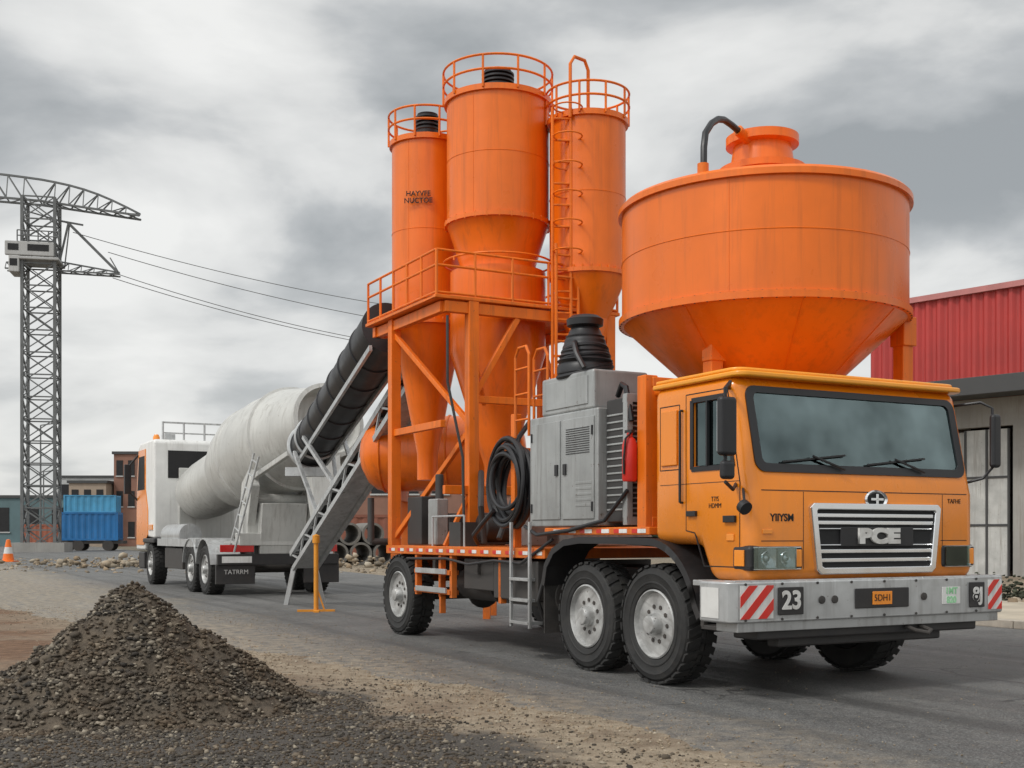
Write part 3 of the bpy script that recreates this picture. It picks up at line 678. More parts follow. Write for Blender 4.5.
G().box(-.0,2.95,-1.32,-1.2,.75,1.0).box(-.02,.9,-1.25,-1.15,.3,.75).box(2.1,2.98,-1.25,-1.15,.3,.75).obj('rear_bar_and_mudflaps',MX,BLACK,bevel=.01)
G().box(.05,.85,-1.34,-1.32,1.05,1.22).box(2.15,2.9,-1.34,-1.32,1.05,1.22).obj('rear_lamps',MX,LRED,bevel=.01)
G().box(.1,.8,-1.335,-1.32,.80,.95).box(.15,.75,-1.335,-1.318,1.255,1.30).obj('rear_white_marks',MX,WHITE)
text('mudflap_text',MX,WHITE,'TATRRM',(.45,-1.262,.58),.15,FRONT,.002)
prof=[(6.1,1.35),(6.1,4.15),(6.2,4.22),(8.2,4.22),(8.45,4.1),(8.75,2.7),(8.8,1.0),(7.5,1.0),(7.3,1.4)]
G().prism(prof,'x',0,2.9).obj('cab_shell',MX,WHITE,bevel=.07,seg=3)
G().prism([(6.9,1.45),(6.9,2.2),(7.25,2.8),(7.25,4.0),(8.30,4.0),(8.60,2.8),(8.65,1.15),(7.55,1.15)],'x',-.025,.0).obj('orange_door',MX,CABO,bevel=.01)
G().prism([(7.35,2.8),(7.35,3.8),(8.20,3.8),(8.45,2.8)],'x',-.032,-.024).box(.4,2.5,6.085,6.1,3.1,3.9).obj('cab_windows',MX,DARK)
G().box(-.4,-.2,8.5,8.65,2.7,3.6).box(3.1,3.3,8.5,8.65,2.7,3.6).cyl((-.3,8.55,3.5),(0,8.4,3.9),.03).cyl((-.3,8.55,2.8),(0,8.5,2.5),.03).cyl((3.2,8.55,3.5),(2.9,8.4,3.9),.03).obj('mirrors',MX,BLACK,bevel=.02)
g=G().box(.3,2.6,6.3,6.34,4.4,4.44)
for t in (.3,.9,1.5,2.1,2.6): g.cyl((t,6.32,4.2),(t,6.32,4.75),.03)
g.box(.3,2.6,6.3,6.34,4.7,4.75); g.box(.5,.8,7.0,7.5,4.22,4.45)
g.obj('roof_rack',MX,GALV)
G().lathe((.25,7.0,4.22),[(.1,0),(.1,.12),(.06,.2),(.001,.21)],16).lathe((2.5,7.0,4.22),[(.1,0),(.1,.12),(.06,.2),(.001,.21)],16).box(-.03,0,6.2,6.8,1.6,1.75).obj('beacons',MX,AMB)
G().box(-.05,.5,5.85,7.5,1.22,1.36).box(-.02,.4,7.45,8.3,.45,.95).obj('front_mudguard',MX,BLACK,bevel=.04)
# ================================================================ CONVEYOR
CV=empty('conveyor_belt',(0,0,0))
hwid=.24
A=V((-4.30,24.3,.75)); B=V((-1.36,18.75,3.95)); d=(B-A).normalized(); up=V((0,0,1)); sd=d.cross(up).normalized(); nn=sd.cross(d).normalized()
g=G()
for k in (-hwid,hwid):
    for h in (0,.34):
        g.beam(A+sd*k+nn*h,B+sd*k+nn*h,.07,.10)
    n=15
    for i in range(n):
        p=A.lerp(B,i/n)+sd*k; q=A.lerp(B,(i+1)/n)+sd*k
        g.beam(p+nn*(0 if i%2 else .34),q+nn*(.34 if i%2 else 0),.035)
g.beam(A+nn*.02,B+nn*.02,hwid*2-.08,.015)
g.beam(A+sd*hwid,V((A.x,A.y,0))+sd*.4,.09); g.beam(A-sd*hwid,V((A.x,A.y,0))-sd*.4,.09)
g.obj('truss_frame',CV,GALV)
G().beam(A+nn*.38,B+nn*.38,.44,.03).obj('belt',CV,RUB)
g=G(); 
for i in range(14): p=A.lerp(B,(i+.5)/14)+nn*.33; g.cyl(p-sd*.23,p+sd*.23,.045,n=12)
g.obj('rollers',CV,GALV)
C=V((-4.22,24.6,3.30)); D=V((-1.95,18.45,4.72)); dd=(D-C).normalized(); sd2=dd.cross(up).normalized(); n2=sd2.cross(dd).normalized()
Lc=(D-C).length; pr=[(.33,-.06),(.42,0)]; nb=7
for i in range(nb):
    l=Lc*i/nb; pr+=[(.44,l+.01),(.44,l+.07),(.42,l+.075),(.42,l+Lc/nb-.01)]
G().lathe(C,pr,44,dd).obj('covered_belt_tube',CV,BLACK)
g=G()
for k in (-.30,.30): g.beam(C+sd2*k-n2*.36,D+sd2*k-n2*.36,.05,.09)
g.torus(C,.46,.05,dd); g.torus(C.lerp(D,.10),.445,.03,dd)
for t_ in (.04,.2):
    p=C.lerp(D,t_); q=A.lerp(B,.22+t_)
    for k in (-1,1): g.beam(p+sd2*k*.40-n2*.2,q+sd*k*hwid+nn*.38,.07)
g.box(C.x-.5,C.x+.3,C.y-.25,C.y+.25,C.z-.62,C.z-.44)
g.obj('tube_cradle',CV,GALV)
# ================================================================ marker post, cone
MP=empty('marker_post',(-3.68,22.0,0),R(10))
G().cyl((0,0,0),(0,0,1.42),.045,n=14).lathe((0,0,1.42),[(.07,-.12),(.07,.02),(.001,.05)],14).obj('post',MP,YEL)
G().box(-.35,.35,-.04,.04,0.0,.05).box(-.05,.05,-.3,.3,.0,.04).beam((.15,0,.05),(0,0,.5),.03).obj('base',MP,YEL)
TC=empty('traffic_cone',(-27.1,63,0))
G().lathe((0,0,0),[(.36,.06),(.30,.08),(.24,.45)],24).lathe((0,0,0),[(.18,.8),(.10,1.2),(.001,1.22)],24).obj('cone_body',TC,ORANGE)
G().lathe((0,0,0),[(.24,.451),(.18,.799)],24).obj('reflective_band',TC,WHITE); G().box(-.42,.42,-.42,.42,0,.06).obj('cone_base',TC,ORANGE)
# ================================================================ TOWER CRANE
CR=empty('tower_crane',(-40.2,100,0),R(12))
g=G(); hw=1.3; zt=30.0
for x in (-hw,hw):
    for y in (-hw,hw): g.box(x-.12,x+.12,y-.12,y+.12,0,zt)
n=16
for i in range(n):
    z0=zt*i/n; z1=zt*(i+1)/n
    for (a,b) in (((-hw,-hw),(hw,-hw)),((hw,-hw),(hw,hw)),((hw,hw),(-hw,hw)),((-hw,hw),(-hw,-hw))):
        if i%2: a,b=b,a
        g.beam((a[0],a[1],z0),(b[0],b[1],z1),.11); g.beam((b[0],b[1],z0),(a[0],a[1],z1),.08); g.beam((a[0],a[1],z1),(b[0],b[1],z1),.11)
g.obj('lattice_mast',CR,CRANE,smooth=False)
g=G()
def truss(g,x0,x1,zb0,zb1,zt0,zt1,wd,n,th=.15,curve=0):
    P=[]
    for i in range(n+1):
        k=i/n; x=x0+(x1-x0)*k; c=curve*math.sin(k*math.pi)
        P.append((V((x,-wd,zb0+(zb1-zb0)*k)),V((x,wd,zb0+(zb1-zb0)*k)),V((x,0,zt0+(zt1-zt0)*k+c))))
    for i in range(n):
        for j in range(3): g.beam(P[i][j],P[i+1][j],th)
        g.beam(P[i][0],P[i+1][2],th*.6); g.beam(P[i][1],P[i+1][2],th*.6); g.beam(P[i+1][0],P[i+1][2],th*.5); g.beam(P[i][0],P[i+1][1],th*.5)
truss(g,0,8.1,29.8,29.0,31.8,29.3,.7,7,.16,.45); truss(g,0,-12,29.8,30.2,31.8,31.9,.7,9,.16,.3)
truss(g,1.2,6.4,24.0,23.9,24.9,24.15,.5,5,.12); truss(g,-1.2,-2.8,24.0,24.0,24.8,24.6,.5,2,.12)
g.beam((1.4,0,24.5),(2.2,0,28.2),.16); g.beam((1.9,0,24.5),(2.3,0,28.2),.1)
g.beam((2.2,0,28.2),(6.2,0,24.2),.22); g.beam((2.2,0,28.2),(-1.0,0,29.0),.1); g.beam((6.4,0,24.0),(5.6,0,25.4),.1)
g.beam((1.2,0,28.4),(3.4,0,28.1),.14)
g.obj('jibs',CR,CRANE,smooth=False)
G().box(-2.6,1.3,-1.7,-1.35,24.9,26.1).box(-2.3,-1.45,-1.7,.6,23.5,24.9).box(-1.6,1.7,-1.7,1.7,24.6,24.85).obj('operator_cabin',CR,PALEB,bevel=.08)
G().box(-2.35,-1.5,-1.72,-1.7,25.3,25.85).box(-.8,.9,-1.72,-1.7,25.3,25.85).box(-2.2,-1.6,-1.72,-1.7,24.0,24.6).obj('cabin_window',CR,DARK)
g=G(); rails(g,[(-1.6,-1.7,26.1),(1.7,-1.7,26.1)],.9,.05,2,.8); g.obj('cabin_rail',CR,CRANE)
G().box(-2.2,2.2,-2.2,2.2,0,.8).obj('crane_base',CR,WALLG)
PL=empty('power_line',(0,0,0))
PX,PY=-1.2,125
g=G()
def wire(a,b,sag,r=.034):
    a=V(a);b=V(b); g.tube([a.lerp(b,i/24)-V((0,0,sag*4*(i/24)*(1-i/24))) for i in range(25)],r,5)
wire((-37.5,100,27.3),(PX-1,PY,24.6),1.0); wire((-34.5,100,25.6),(PX+1,PY,22.6),1.0); wire((-33.9,100,23.8),(PX-1,PY,20.6),1.2); wire((-34.1,100,23.4),(PX+1,PY,20.0),1.2)
g.obj('wires',PL,CABLE)
G().cyl((PX,PY,0),(PX,PY,25),.35,.2).beam((PX-2,PY,24.6),(PX+2,PY,24.6),.25).beam((PX-2,PY,20.6),(PX+2,PY,20.6),.25).obj('pole',PL,CRANE)
# ================================================================ BUILDINGS
RB=empty('red_warehouse',(13.6,44.4,0),R(-48.4))
g=G(); Lb=30; n=int(Lb/.11)
for i in range(n+1):
    ph_=i%4; g.v+=[(i*.11,(-.09 if ph_ in(1,2) else 0),6.7),(i*.11,(-.09 if ph_ in(1,2) else 0),10.0)]
for i in range(n): g.f.append((2*i,2*i+2,2*i+3,2*i+1))
g.obj('corrugated_cladding',RB,REDW,smooth=False,recalc=False)
G().box(0,Lb,.12,16,6.5,9.9).obj('upper_volume',RB,REDW)
G().box(-.1,Lb,-.22,.3,9.95,10.15).obj('roof_flashing',RB,mat('pale_red_trim',(.42,.16,.15),.6))
G().box(-.5,Lb,-1.6,.5,6.3,6.72).box(-.5,Lb,-1.66,-1.6,6.2,6.8).obj('canopy',RB,DKTRIM,bevel=.02)
G().box(0,1.6,.6,1.0,0,6.3).box(5.2,7,.6,1.0,0,6.3).box(1.6,5.2,.6,1.0,5.3,6.3).box(7,30,.6,1.0,3.6,6.3).box(10,30,.6,1.0,0,3.6).box(0,.4,1,16,0,6.3).obj('ground_floor_wall',RB,WALLG)
G().box(3.4,5.0,.72,.82,0,5.2).box(1.7,3.3,1.2,1.3,0,5.2).obj('sliding_doors',RB,mat('pale_door_panel',(.46,.46,.44),.6,var=.2,ns=1.5,streak=.7))
g=G()
for x in (3.4,4.2,5.0): g.box(x-.04,x+.04,.68,.72,0,5.2)
for z in (1.8,3.5): g.box(3.4,5.0,.69,.72,z-.04,z+.04)
g.box(1.0,1.12,.4,.6,0,6.3)
g.obj('door_frames',RB,DKTRIM)
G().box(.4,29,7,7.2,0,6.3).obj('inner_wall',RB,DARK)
def bldg(name,x0,x1,y0,y1,h,m,rows=2,cols=5,rz=0,roof=DKTRIM):
    e=empty(name,((x0+x1)/2,(y0+y1)/2,0),rz); w=(x1-x0)/2; dp=(y1-y0)/2
    G().box(-w,w,-dp,dp,0,h).obj('walls',e,m); G().box(-w-.2,w+.2,-dp-.2,dp+.2,h,h+.35).obj('roof',e,roof)
    g=G(); g2=G()
    for r in range(rows):
        for c in range(cols):
            cx=-w+(c+.5)*2*w/cols; cz=h*(r+.55)/rows; ww=w/cols*.55; hh=h/rows*.25
            g.box(cx-ww,cx+ww,-dp-.06,-dp,cz-hh,cz+hh); g2.box(cx-ww*1.15,cx+ww*1.15,-dp-.14,-dp,cz-hh-.15,cz-hh)
    g.box(-w*.9,-w*.75,-dp-.05,-dp,0,h*.3)
    g.obj('windows',e,DARK); g2.obj('sills',e,PALEB)
    return e
bldg('brick_building',-51,-46.5,150,165,11.8,BROWNB,cols=3,rows=3)
bldg('industrial_building',-90,-56,150,175,6.2,mat('teal_shed',(.10,.16,.17),.7,var=.2,ns=.3),cols=9,rows=1)
bldg('industrial_building',-72,-58,185,200,10.5,PALEB,cols=5,rows=2)
bldg('industrial_building',-66,-54,178,184,8.6,mat('light_shed',(.38,.42,.44),.8),cols=6,rows=2)
bldg('industrial_building',-46,-30,170,185,8.5,PALEB,cols=6,rows=2)
bldg('brick_building',-56,-51.3,148,160,8.0,mat('tan_building',(.33,.26,.20),.85),cols=3,rows=2)
bldg('brick_building',-17,12,112,124,8.3,BROWNB,cols=10,rows=2)
bldg('industrial_building',-24,-16,130,142,10.4,mat('orange_brown_shed',(.32,.14,.07),.8),cols=3,rows=2)
bldg('industrial_building',26,70,120,140,9,PALEB,cols=10,rows=2)
g0=empty('factory_chimney',(-58,190,0)); G().cyl((0,0,0),(0,0,14.5),.9,.6,n=20).obj('stack',g0,BROWNB)
for (x,y,h) in ((-47.5,118,12.5),(-56,140,9)):
    e=empty('street_lamp',(x,y,0)); G().cyl((0,0,0),(0,0,h),.12,.07,n=8).beam((0,0,h),(1.4,0,h+.2),.1).box(1.1,1.9,-.15,.15,h+.12,h+.26).obj('lamp_post',e,CRANE)
def container(name,x,y,z,l,m,rz,parent=None):
    e=empty(name,(x,y,z),rz)
    if parent: e.parent=parent
    g=G(); n=int(l/.14)
    for sy in (-1.2,1.2):
        o=len(g.v)
        for i in range(n+1):
            yy=sy+(0.05 if (i%4) in (1,2) else 0)*(-1 if sy>0 else 1)
            g.v+=[(-l/2+l*i/n,yy,.15),(-l/2+l*i/n,yy,2.45)]
        for i in range(n): g.f.append((o+2*i,o+2*i+2,o+2*i+3,o+2*i+1))
    g.obj('side_panels',e,m,smooth=False,recalc=False)
    g=G()
    for sy in (-1.22,1.1):
        g.box(-l/2,l/2,sy,sy+.12,0,.18); g.box(-l/2,l/2,sy,sy+.12,2.42,2.58)
        for sx in (-l/2,l/2-.15): g.box(sx,sx+.15,sy,sy+.12,.18,2.42)
    g.box(-l/2+.05,l/2-.05,-1.1,1.1,.05,.15); g.box(-l/2+.05,l/2-.05,-1.1,1.1,2.45,2.55); g.box(-l/2+.02,-l/2+.1,-1.1,1.1,.1,2.5); g.box(l/2-.1,l/2-.02,-1.1,1.1,.1,2.5)
    for k in (-.8,-.3,.3,.8): g.cyl((l/2+.03,k,.2),(l/2+.03,k,2.4),.03)
    g.obj('frame_and_doors',e,m,smooth=False)
    return e
BT=empty('blue_trailer',(-38.8,108,0),R(8))
container('lower_box',0,0,.95,5.2,BLUEC,0,BT); container('upper_box',.1,.1,3.50,4.6,BLUEL,0,BT).scale=(1,1,.62)
g=G().box(-3,3,-1.1,1.1,.65,.93)
for x in (-2.1,-.9,1.7): g.cyl((x,-1.2,.5),(x,-.8,.5),.5,n=20); g.cyl((x,.8,.5),(x,1.2,.5),.5,n=20)
g.obj('trailer_running_gear',BT,DSTEEL)
container('shipping_container',-33.4,116,0,6,mat('grey_container',(.3,.3,.3),.6),R(8)); container('shipping_container',-49,125,0,6,mat('rust_container',(.28,.09,.05),.7),R(-4))
container('shipping_container',-12.2,70,0,6,mat('dark_grey_container',(.12,.12,.12),.6),R(12)); container('shipping_container',-8.4,66,0,4,mat('rust_container_b',(.22,.08,.05),.7),R(4))
PS=empty('concrete_pipe_stack',(-8.2,58,0),R(20))
g=G()
for (x,z) in ((-1.9,.55),(-.75,.55),(.4,.55),(1.55,.55),(-1.3,1.5),(-.15,1.5),(1.0,1.5)):
    g.lathe((x,-1.5,z),[(.44,0),(.55,0),(.55,3),(.44,3)],28,(0,1,0),caps=False); g.lathe((x,-1.5,z),[(.44,3),(.44,0)],28,(0,1,0),caps=False)
g.obj('pipes',PS,mat('weathered_pipe',(.17,.16,.145),.85,var=.2,streak=.5))
# ================================================================ scatter
def rocks(name,P,S,m,parent=None,flat=.7,disp=.35):
    t=(1+5**.5)/2
    b=np.array([(-1,t,0),(1,t,0),(-1,-t,0),(1,-t,0),(0,-1,t),(0,1,t),(0,-1,-t),(0,1,-t),(t,0,-1),(t,0,1),(-t,0,-1),(-t,0,1)],float); b/=np.linalg.norm(b[0])
    fc=np.array([(0,11,5),(0,5,1),(0,1,7),(0,7,10),(0,10,11),(1,5,9),(5,11,4),(11,10,2),(10,7,6),(7,1,8),(3,9,4),(3,4,2),(3,2,6),(3,6,8),(3,8,9),(4,9,5),(2,4,11),(6,2,10),(8,6,7),(9,8,1)])
    N=len(P); P=np.array(P); S=np.array(S)
    v=b[None]*(1+np.random.uniform(-disp,disp,(N,12,1)))
    v=v*np.random.uniform(.6,1.3,(N,1,3))*np.array([1,1,flat])
    a=np.random.uniform(0,2*np.pi,N); ca,sa=np.cos(a)[:,None],np.sin(a)[:,None]
    x=v[:,:,0]*ca-v[:,:,1]*sa; y=v[:,:,0]*sa+v[:,:,1]*ca
    v=np.stack([x,y,v[:,:,2]],2)*S[:,None,None]+P[:,None,:]
    f=(fc[None]+(np.arange(N)*12)[:,None,None]).reshape(-1,3)
    me=bpy.data.meshes.new(name); me.vertices.add(N*12); me.vertices.foreach_set('co',v.reshape(-1))
    me.loops.add(len(f)*3); me.loops.foreach_set('vertex_index',f.reshape(-1)); me.polygons.add(len(f))
    me.polygons.foreach_set('loop_start',np.arange(len(f))*3); me.polygons.foreach_set('loop_total',np.full(len(f),3)); me.update(); me.validate()
    me.materials.append(m); ob=bpy.data.objects.new(name,me); COL.objects.link(ob)
    if parent: ob.parent=parent
    return ob
P=[];S=[]
for i in range(5200):
    x=random.uniform(-170,190); y=240+random.uniform(-10,10); hmax=3.5+3.5*noise.noise(V((x*.05,3,1)))+2*noise.noise(V((x*.2,1,7)))
    P.append((x,y,random.uniform(0,max(1.2,hmax)))); S.append(random.uniform(.35,.9))
rocks('distant_tree_line',P,S,FOIL,flat=1)
P=[];S=[]
for i in range(2600):
    a=random.gauss(0,1);b=random.gauss(0,.5)
    P.append((11.8+a*.9+b*.3,24.5+b-a*.6,abs(random.gauss(0,.24)))); S.append(random.uniform(.02,.06))
rocks('scrub_plant',P,S,mat('scrub_leaf',(.045,.05,.03),.9,var=.6,ns=8),flat=.5,disp=.6)
P=[];S=[]
for i in range(500):
    x=9.8+random.random()*7; y=27-random.random()*5-(x-9.8)*.5; P.append((x,y,.02)); S.append(random.uniform(.03,.22))
rocks('rubble',P,S,STONEL)
P=[];S=[]
for i in range(1500):
    X=random.gauss(-13,3.5); Y=random.uniform(50,62); P.append((X,Y,.03+abs(random.gauss(0,.18)))); S.append(random.uniform(.05,.30)*random.random())
for i in range(900):
    X=random.uniform(-30,-3); Y=random.uniform(44,72); P.append((X*Y/55,Y,.02)); S.append(random.uniform(.03,.2)*random.random())
rocks('yard_rubble',P,S,STONEL)

# ================================================================ GRAVEL PILE
pc=V((-3.26,10.05,0)); PRd=1.50
def ph(x,y):
    dx,dy=x-pc.x,y-pc.y; a=math.atan2(dy,dx); r=math.hypot(dx,dy*.98)
    rr=PRd*(1+.16*noise.noise(V((math.cos(a)*1.6,math.sin(a)*1.6,4))))
    k=max(0,1-r/rr)
    h=1.07*(k**1.15)
    if k>.82: h-=(k-.82)*.30
    return h+ (.11*noise.noise(V((x*2.6,y*2.6,1)))+.06*noise.noise(V((x*8,y*8,2))))*min(1,k*4)
GP=empty('gravel_pile',(0,0,0))
g=G(); n=120; e=1.8
for j in range(n+1):
    for i in range(n+1):
        x=pc.x-e+2*e*i/n; y=pc.y-e+2*e*j/n; h=ph(x,y); g.v.append((x,y,h-.012 if h>.001 else -.05))
for j in range(n):
    for i in range(n): k=j*(n+1)+i; g.f.append((k,k+1,k+n+2,k+n+1))
GRAV=mat('gravel_fines',(.095,.075,.054),.95,var=.45,ns=6,bump=.9,bs_=45)
g.obj('mound',GP,GRAV,recalc=False)
P=[];S=[]
for i in range(19000):
    a=random.uniform(0,2*math.pi); r=PRd*1.12*math.sqrt(random.random()); x=pc.x+r*math.cos(a); y=pc.y+r*math.sin(a)
    if y>pc.y+.6: continue
    if noise.noise(V((x*2.2,y*2.2,ph(x,y)*2)))>.12 and random.random()<.55: continue
    P.append((x,y,max(0,ph(x,y))+.002)); S.append(min(.06,.005+abs(random.gauss(0,.0105))))
rocks('stones',P,S,STONE,GP)
P=[];S=[]
for i in range(26000):
    X=random.uniform(-5.0,1.6); Y=random.uniform(6.4,11.8)
    t=(X-P1[0])*CX+(Y-P1[1])*SX
    m_=noise.noise(V((X*.8,Y*.8,5)))*.7
    dens=1 if t<-2.8+m_ and Y<10.8+m_*2 else .14
    if t>-1.9: continue
    if random.random()>dens: continue
    P.append((X,Y,.004)); S.append(min(.045,.004+abs(random.gauss(0,.008))))
rocks('loose_gravel',P,S,STONE)
P=[];S=[]
for i in range(6500):
    s=random.uniform(-6,16); t=-1.75+abs(random.gauss(0,.9))*-1
    if s>3: t-= (s-3)*.16
    P.append(TW(t+.25,s,.004)); S.append(min(.035,.004+abs(random.gauss(0,.006))))
for i in range(3500):
    s=random.uniform(-6,14); t=random.uniform(-2,6) if i%2 else -1.6+abs(random.gauss(0,.7)); P.append(TW(t,s,.014)); S.append(random.uniform(.002,.009))
rocks('shoulder_pebbles',P,S,STONEL)

# ================================================================ GROUND & ROAD
m,k,b,o=newmat('ground_dirt'); L=m.node_tree.links
pos=k.n('ShaderNodeNewGeometry').outputs['Position']
dt=k.n('ShaderNodeVectorMath',operation='DOT_PRODUCT'); L.new(pos,dt.inputs[0]); dt.inputs[1].default_value=(CX,SX,0)
t=k.math('SUBTRACT',dt.outputs['Value'],P1[0]*CX+P1[1]*SX)
sp=k.n('ShaderNodeSeparateXYZ'); L.new(pos,sp.inputs[0])
n1=k.noise(pos,.7,5,.65,.3); n2=k.noise(pos,5,5,.7); n3=k.noise(pos,60,3,.7); n4=k.noise(pos,.18,4,.6)
sand=k.mix(k.rng(n2,.35,.65),(.30,.235,.16),(.50,.41,.30))
sand=k.mix(k.rng(n1,.50,.66,0,.65),sand,(.17,.11,.068))
dirt=k.mix(k.rng(n2,.35,.65),(.15,.080,.044),(.30,.175,.10))
dirt=k.mix(k.rng(n1,.45,.62,0,.6),dirt,(.36,.28,.20))
grav=k.mix(k.rng(n3,.35,.65),(.034,.030,.027),(.16,.145,.125))
mt=k.math('ADD',t,k.math('MULTIPLY',k.math('SUBTRACT',n1,.5),3.2))
md=k.math('MULTIPLY',k.rng(mt,-3.7,-4.9),k.rng(sp.outputs[1],11,14))
yy=k.math('ADD',sp.outputs[1],k.math('MULTIPLY',k.math('SUBTRACT',n1,.5),5))
mg=k.math('MULTIPLY',k.rng(mt,-2.65,-3.1),k.rng(yy,12.2,11.2))
c=k.mix(md,sand,dirt); c=k.mix(mg,c,grav)
far=k.rng(sp.outputs[1],30,90); c=k.mix(far,c,k.mix(k.rng(n4,.35,.65),(.23,.19,.145),(.11,.11,.075)))
c=k.mix(k.rng(n3,.4,.75,0,.4),c,(.09,.07,.05))
L.new(c,b.inputs['Base Color']); b.inputs['Roughness'].default_value=.95
bp=k.n('ShaderNodeBump',inp={'Strength':.9,'Distance':.04}); L.new(k.math('ADD',k.math('MULTIPLY',n2,2.0),n3),bp.inputs['Height']); L.new(bp.outputs[0],b.inputs['Normal'])
G().add([(-900,-60,0),(900,-60,0),(900,1600,0),(-900,1600,0)],[(0,1,2,3)]).obj('ground',None,m,recalc=False,smooth=False)
m,k,b,o=newmat('asphalt'); L=m.node_tree.links
tc=k.n('ShaderNodeTexCoord').outputs['Object']; sp=k.n('ShaderNodeSeparateXYZ'); L.new(tc,sp.inputs[0])
n1=k.noise(tc,.5,5,.6); n2=k.noise(tc,6,5,.65); n3=k.noise(tc,75,3,.8)
mp=k.n('ShaderNodeMapping',inp={'Scale':(1.1,.07,1)}); L.new(tc,mp.inputs[0]); nl=k.noise(mp.outputs[0],1.6,5,.6)
c=k.mix(k.rng(n1,.35,.65),(.085,.084,.081),(.155,.153,.147))
c=k.mix(k.rng(nl,.44,.64,0,.7),c,(.050,.050,.049))
c=k.mix(k.rng(n2,.50,.72,0,.5),c,(.22,.205,.18))
c=k.mix(k.rng(n3,.50,.68,0,.85),c,(.36,.355,.34)); c=k.mix(k.rng(n3,.46,.33,0,.85),c,(.022,.022,.022))
wob=k.math('MULTIPLY',k.math('SUBTRACT',nl,.5),.5)
xx=k.math('ADD',sp.outputs[0],wob)
for x0,w,s_ in ((3.25,.04,.9),(.9,.22,.4),(2.4,.22,.35),(-.6,.18,.35),(5.2,.25,.35)):
    f=k.rng(k.math('ABSOLUTE',k.math('SUBTRACT',xx,x0)),w,w*.3,0,s_); f=k.math('MULTIPLY',f,k.rng(n2,.3,.6,.4,1)); c=k.mix(f,c,(.022,.022,.022))
vo=k.n('ShaderNodeTexVoronoi',feature='DISTANCE_TO_EDGE',inp={'Scale':.45}); 
mpv=k.n('ShaderNodeVectorMath',operation='ADD'); L.new(tc,mpv.inputs[0]); nv=k.n('ShaderNodeTexNoise',inp={'Scale':1.5,'Detail':4}); L.new(tc,nv.inputs['Vector']); L.new(nv.outputs['Color'],mpv.inputs[1]); L.new(mpv.outputs[0],vo.inputs['Vector'])
ck=k.math('MULTIPLY',k.rng(vo.outputs['Distance'],.012,.003),k.rng(n1,.50,.56)); c=k.mix(k.math('MULTIPLY',ck,.7),c,(.02,.02,.02))
dn_=k.rng(k.math('ADD',sp.outputs[0],k.math('MULTIPLY',k.math('SUBTRACT',n1,.5),3)),-.6,-2.2,0,.9)
c=k.mix(k.math('MULTIPLY',dn_,k.rng(n2,.35,.6)),c,(.36,.30,.22))
L.new(c,b.inputs['Base Color']); L.new(k.rng(nl,.40,.62,.80,.48),b.inputs['Roughness'])
bp=k.n('ShaderNodeBump',inp={'Strength':1.0,'Distance':.016}); L.new(k.math('ADD',n3,k.math('MULTIPLY',n2,.8)),bp.inputs['Height']); L.new(bp.outputs[0],b.inputs['Normal'])
RD=empty('asphalt_road',(P1[0],P1[1],0),TH)
def lerp(tab,s):
    for (a,b_),(c_,d_) in zip(tab[:-1],tab[1:]):
        if s<=c_: return b_+(d_-b_)*(s-a)/(c_-a)
    return tab[-1][1]
near=[(-16,-1.3),(0,-1.6),(3,-2.05),(12,-3.9),(25,-5.9),(60,-9),(400,-30)]
g=G(); s=-16.0; rows=[]
while s<400:
    e=lerp(near,s)+.35*noise.noise(V((s*.8,0,0)))+.18*noise.noise(V((s*4,0,3)))
    fe=8.8+ (0 if s<25 else (s-25)*.06)
    rows.append((s,e,fe)); s+=.07 if s<14 else (.5 if s<60 else 8)
for s,e,fe in rows: g.v+=[(e-.03,s,-.002),(e+.05,s,.006),((e+fe)/2,s,.014),(fe,s,.008)]
for i in range(len(rows)-1):
    for j in range(3): k_=i*4+j; g.f.append((k_,k_+1,k_+5,k_+4))
g.obj('road_surface',RD,m,recalc=False)
KB=empty('kerb',(P1[0],P1[1],0),TH)
g=G(); s=-12
while s<24: g.box(8.82,9.0,s,s+.985,0,.13); s+=1.0
g.obj('kerb_stones',KB,mat('kerb_concrete',(.42,.38,.32),.9,var=.2,ns=3,streak=.3,bump=.3),bevel=.015)
PVm=empty('pavement',(P1[0],P1[1],0),TH)
G().box(9.005,13.5,-12,24,0,.115).obj('pavement_slab',PVm,mat('pavement_concrete',(.44,.385,.30),.92,var=.2,ns=1.2,bump=.4,bs_=20))

# ================================================================ CAMERA, LIGHT, SKY
cam=bpy.data.cameras.new('camera'); co=bpy.data.objects.new('camera',cam); COL.objects.link(co); scene.camera=co
co.location=(0,0,1.45); co.rotation_euler=(R(90),0,0); cam.sensor_width=36; cam.lens=41.17; cam.shift_y=(535-384)/1024; cam.clip_end=4000
sun=bpy.data.lights.new('sun','SUN'); sun.energy=1.5; sun.angle=R(10); sun.color=(1,.97,.92)
so=bpy.data.objects.new('sun',sun); COL.objects.link(so); sdir=V((-.62,-.52,.95)).normalized(); so.rotation_euler=(-sdir).to_track_quat('-Z','Y').to_euler(); so.location=(-10,-10,20)
w=bpy.data.worlds.new('World'); scene.world=w; w.use_nodes=True; nt=w.node_tree
for nd in list(nt.nodes): nt.nodes.remove(nd)
k=NT(nt); L=nt.links
out=k.n('ShaderNodeOutputWorld'); bg=k.n('ShaderNodeBackground',inp={'Strength':.12}); L.new(bg.outputs[0],out.inputs[0])
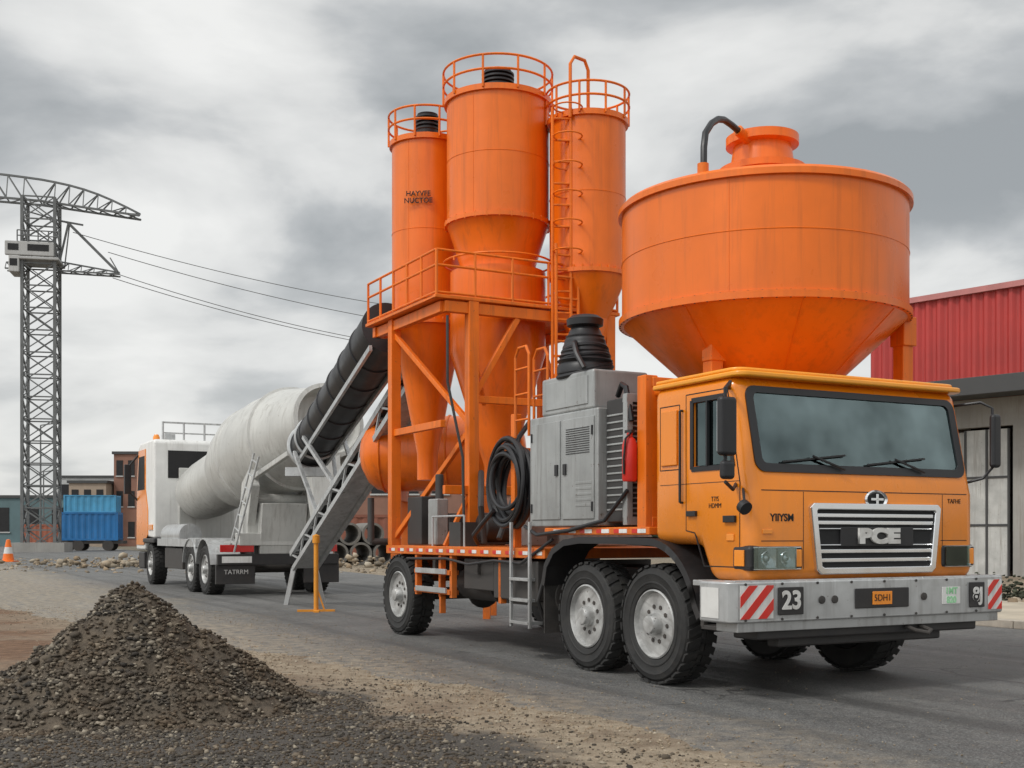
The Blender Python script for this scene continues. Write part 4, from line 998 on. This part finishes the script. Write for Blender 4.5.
sky=k.n('ShaderNodeTexSky',sky_type='NISHITA'); sky.sun_disc=False; sky.sun_elevation=math.asin(sdir.z); sky.sun_rotation=math.atan2(sdir.x,sdir.y)
tc=k.n('ShaderNodeTexCoord').outputs['Generated']; sp=k.n('ShaderNodeSeparateXYZ'); L.new(tc,sp.inputs[0])
zz=k.math('ADD',k.math('MAXIMUM',sp.outputs[2],0),.24)
cb=k.n('ShaderNodeCombineXYZ'); L.new(k.math('DIVIDE',sp.outputs[0],zz),cb.inputs[0]); L.new(k.math('DIVIDE',sp.outputs[1],zz),cb.inputs[1]); cb.inputs[2].default_value=3.7
na=k.n('ShaderNodeTexNoise',inp={'Scale':1.9,'Detail':8,'Roughness':.50,'Distortion':.25}); L.new(cb.outputs[0],na.inputs['Vector'])
nb_=k.noise(cb.outputs[0],.7,3,.5)
v=k.math('ADD',k.math('MULTIPLY',na.outputs[0],.80),k.math('MULTIPLY',nb_,.30))
cr=k.n('ShaderNodeValToRGB'); L.new(v,cr.inputs[0]); e=cr.color_ramp.elements
e[0].position=.43; e[0].color=(.34,.36,.37,1); e[1].position=.66; e[1].color=(.86,.86,.84,1)
x=e.new(.51); x.color=(.50,.515,.52,1); x=e.new(.565); x.color=(.69,.695,.685,1)
hz=k.rng(sp.outputs[2],.0,.26,.6,0)
cc=k.mix(hz,cr.outputs[0],(.76,.76,.74))
mul=k.n('ShaderNodeVectorMath',operation='SCALE'); L.new(cc,mul.inputs[0]); mul.inputs['Scale'].default_value=8.8
# brighter overcast towards the veiled sun, behind and left of the view
dp=k.n('ShaderNodeVectorMath',operation='DOT_PRODUCT'); L.new(tc,dp.inputs[0]); dp.inputs[1].default_value=tuple(sdir)
m2=k.n('ShaderNodeVectorMath',operation='SCALE'); L.new(mul.outputs[0],m2.inputs[0]); L.new(k.rng(dp.outputs['Value'],.2,1.0,1.0,2.1),m2.inputs['Scale'])
fin=k.mix(.94,sky.outputs[0],m2.outputs[0]); L.new(fin,bg.inputs[0])
scene.view_settings.view_transform='Standard'; scene.view_settings.look='None'; scene.view_settings.exposure=0
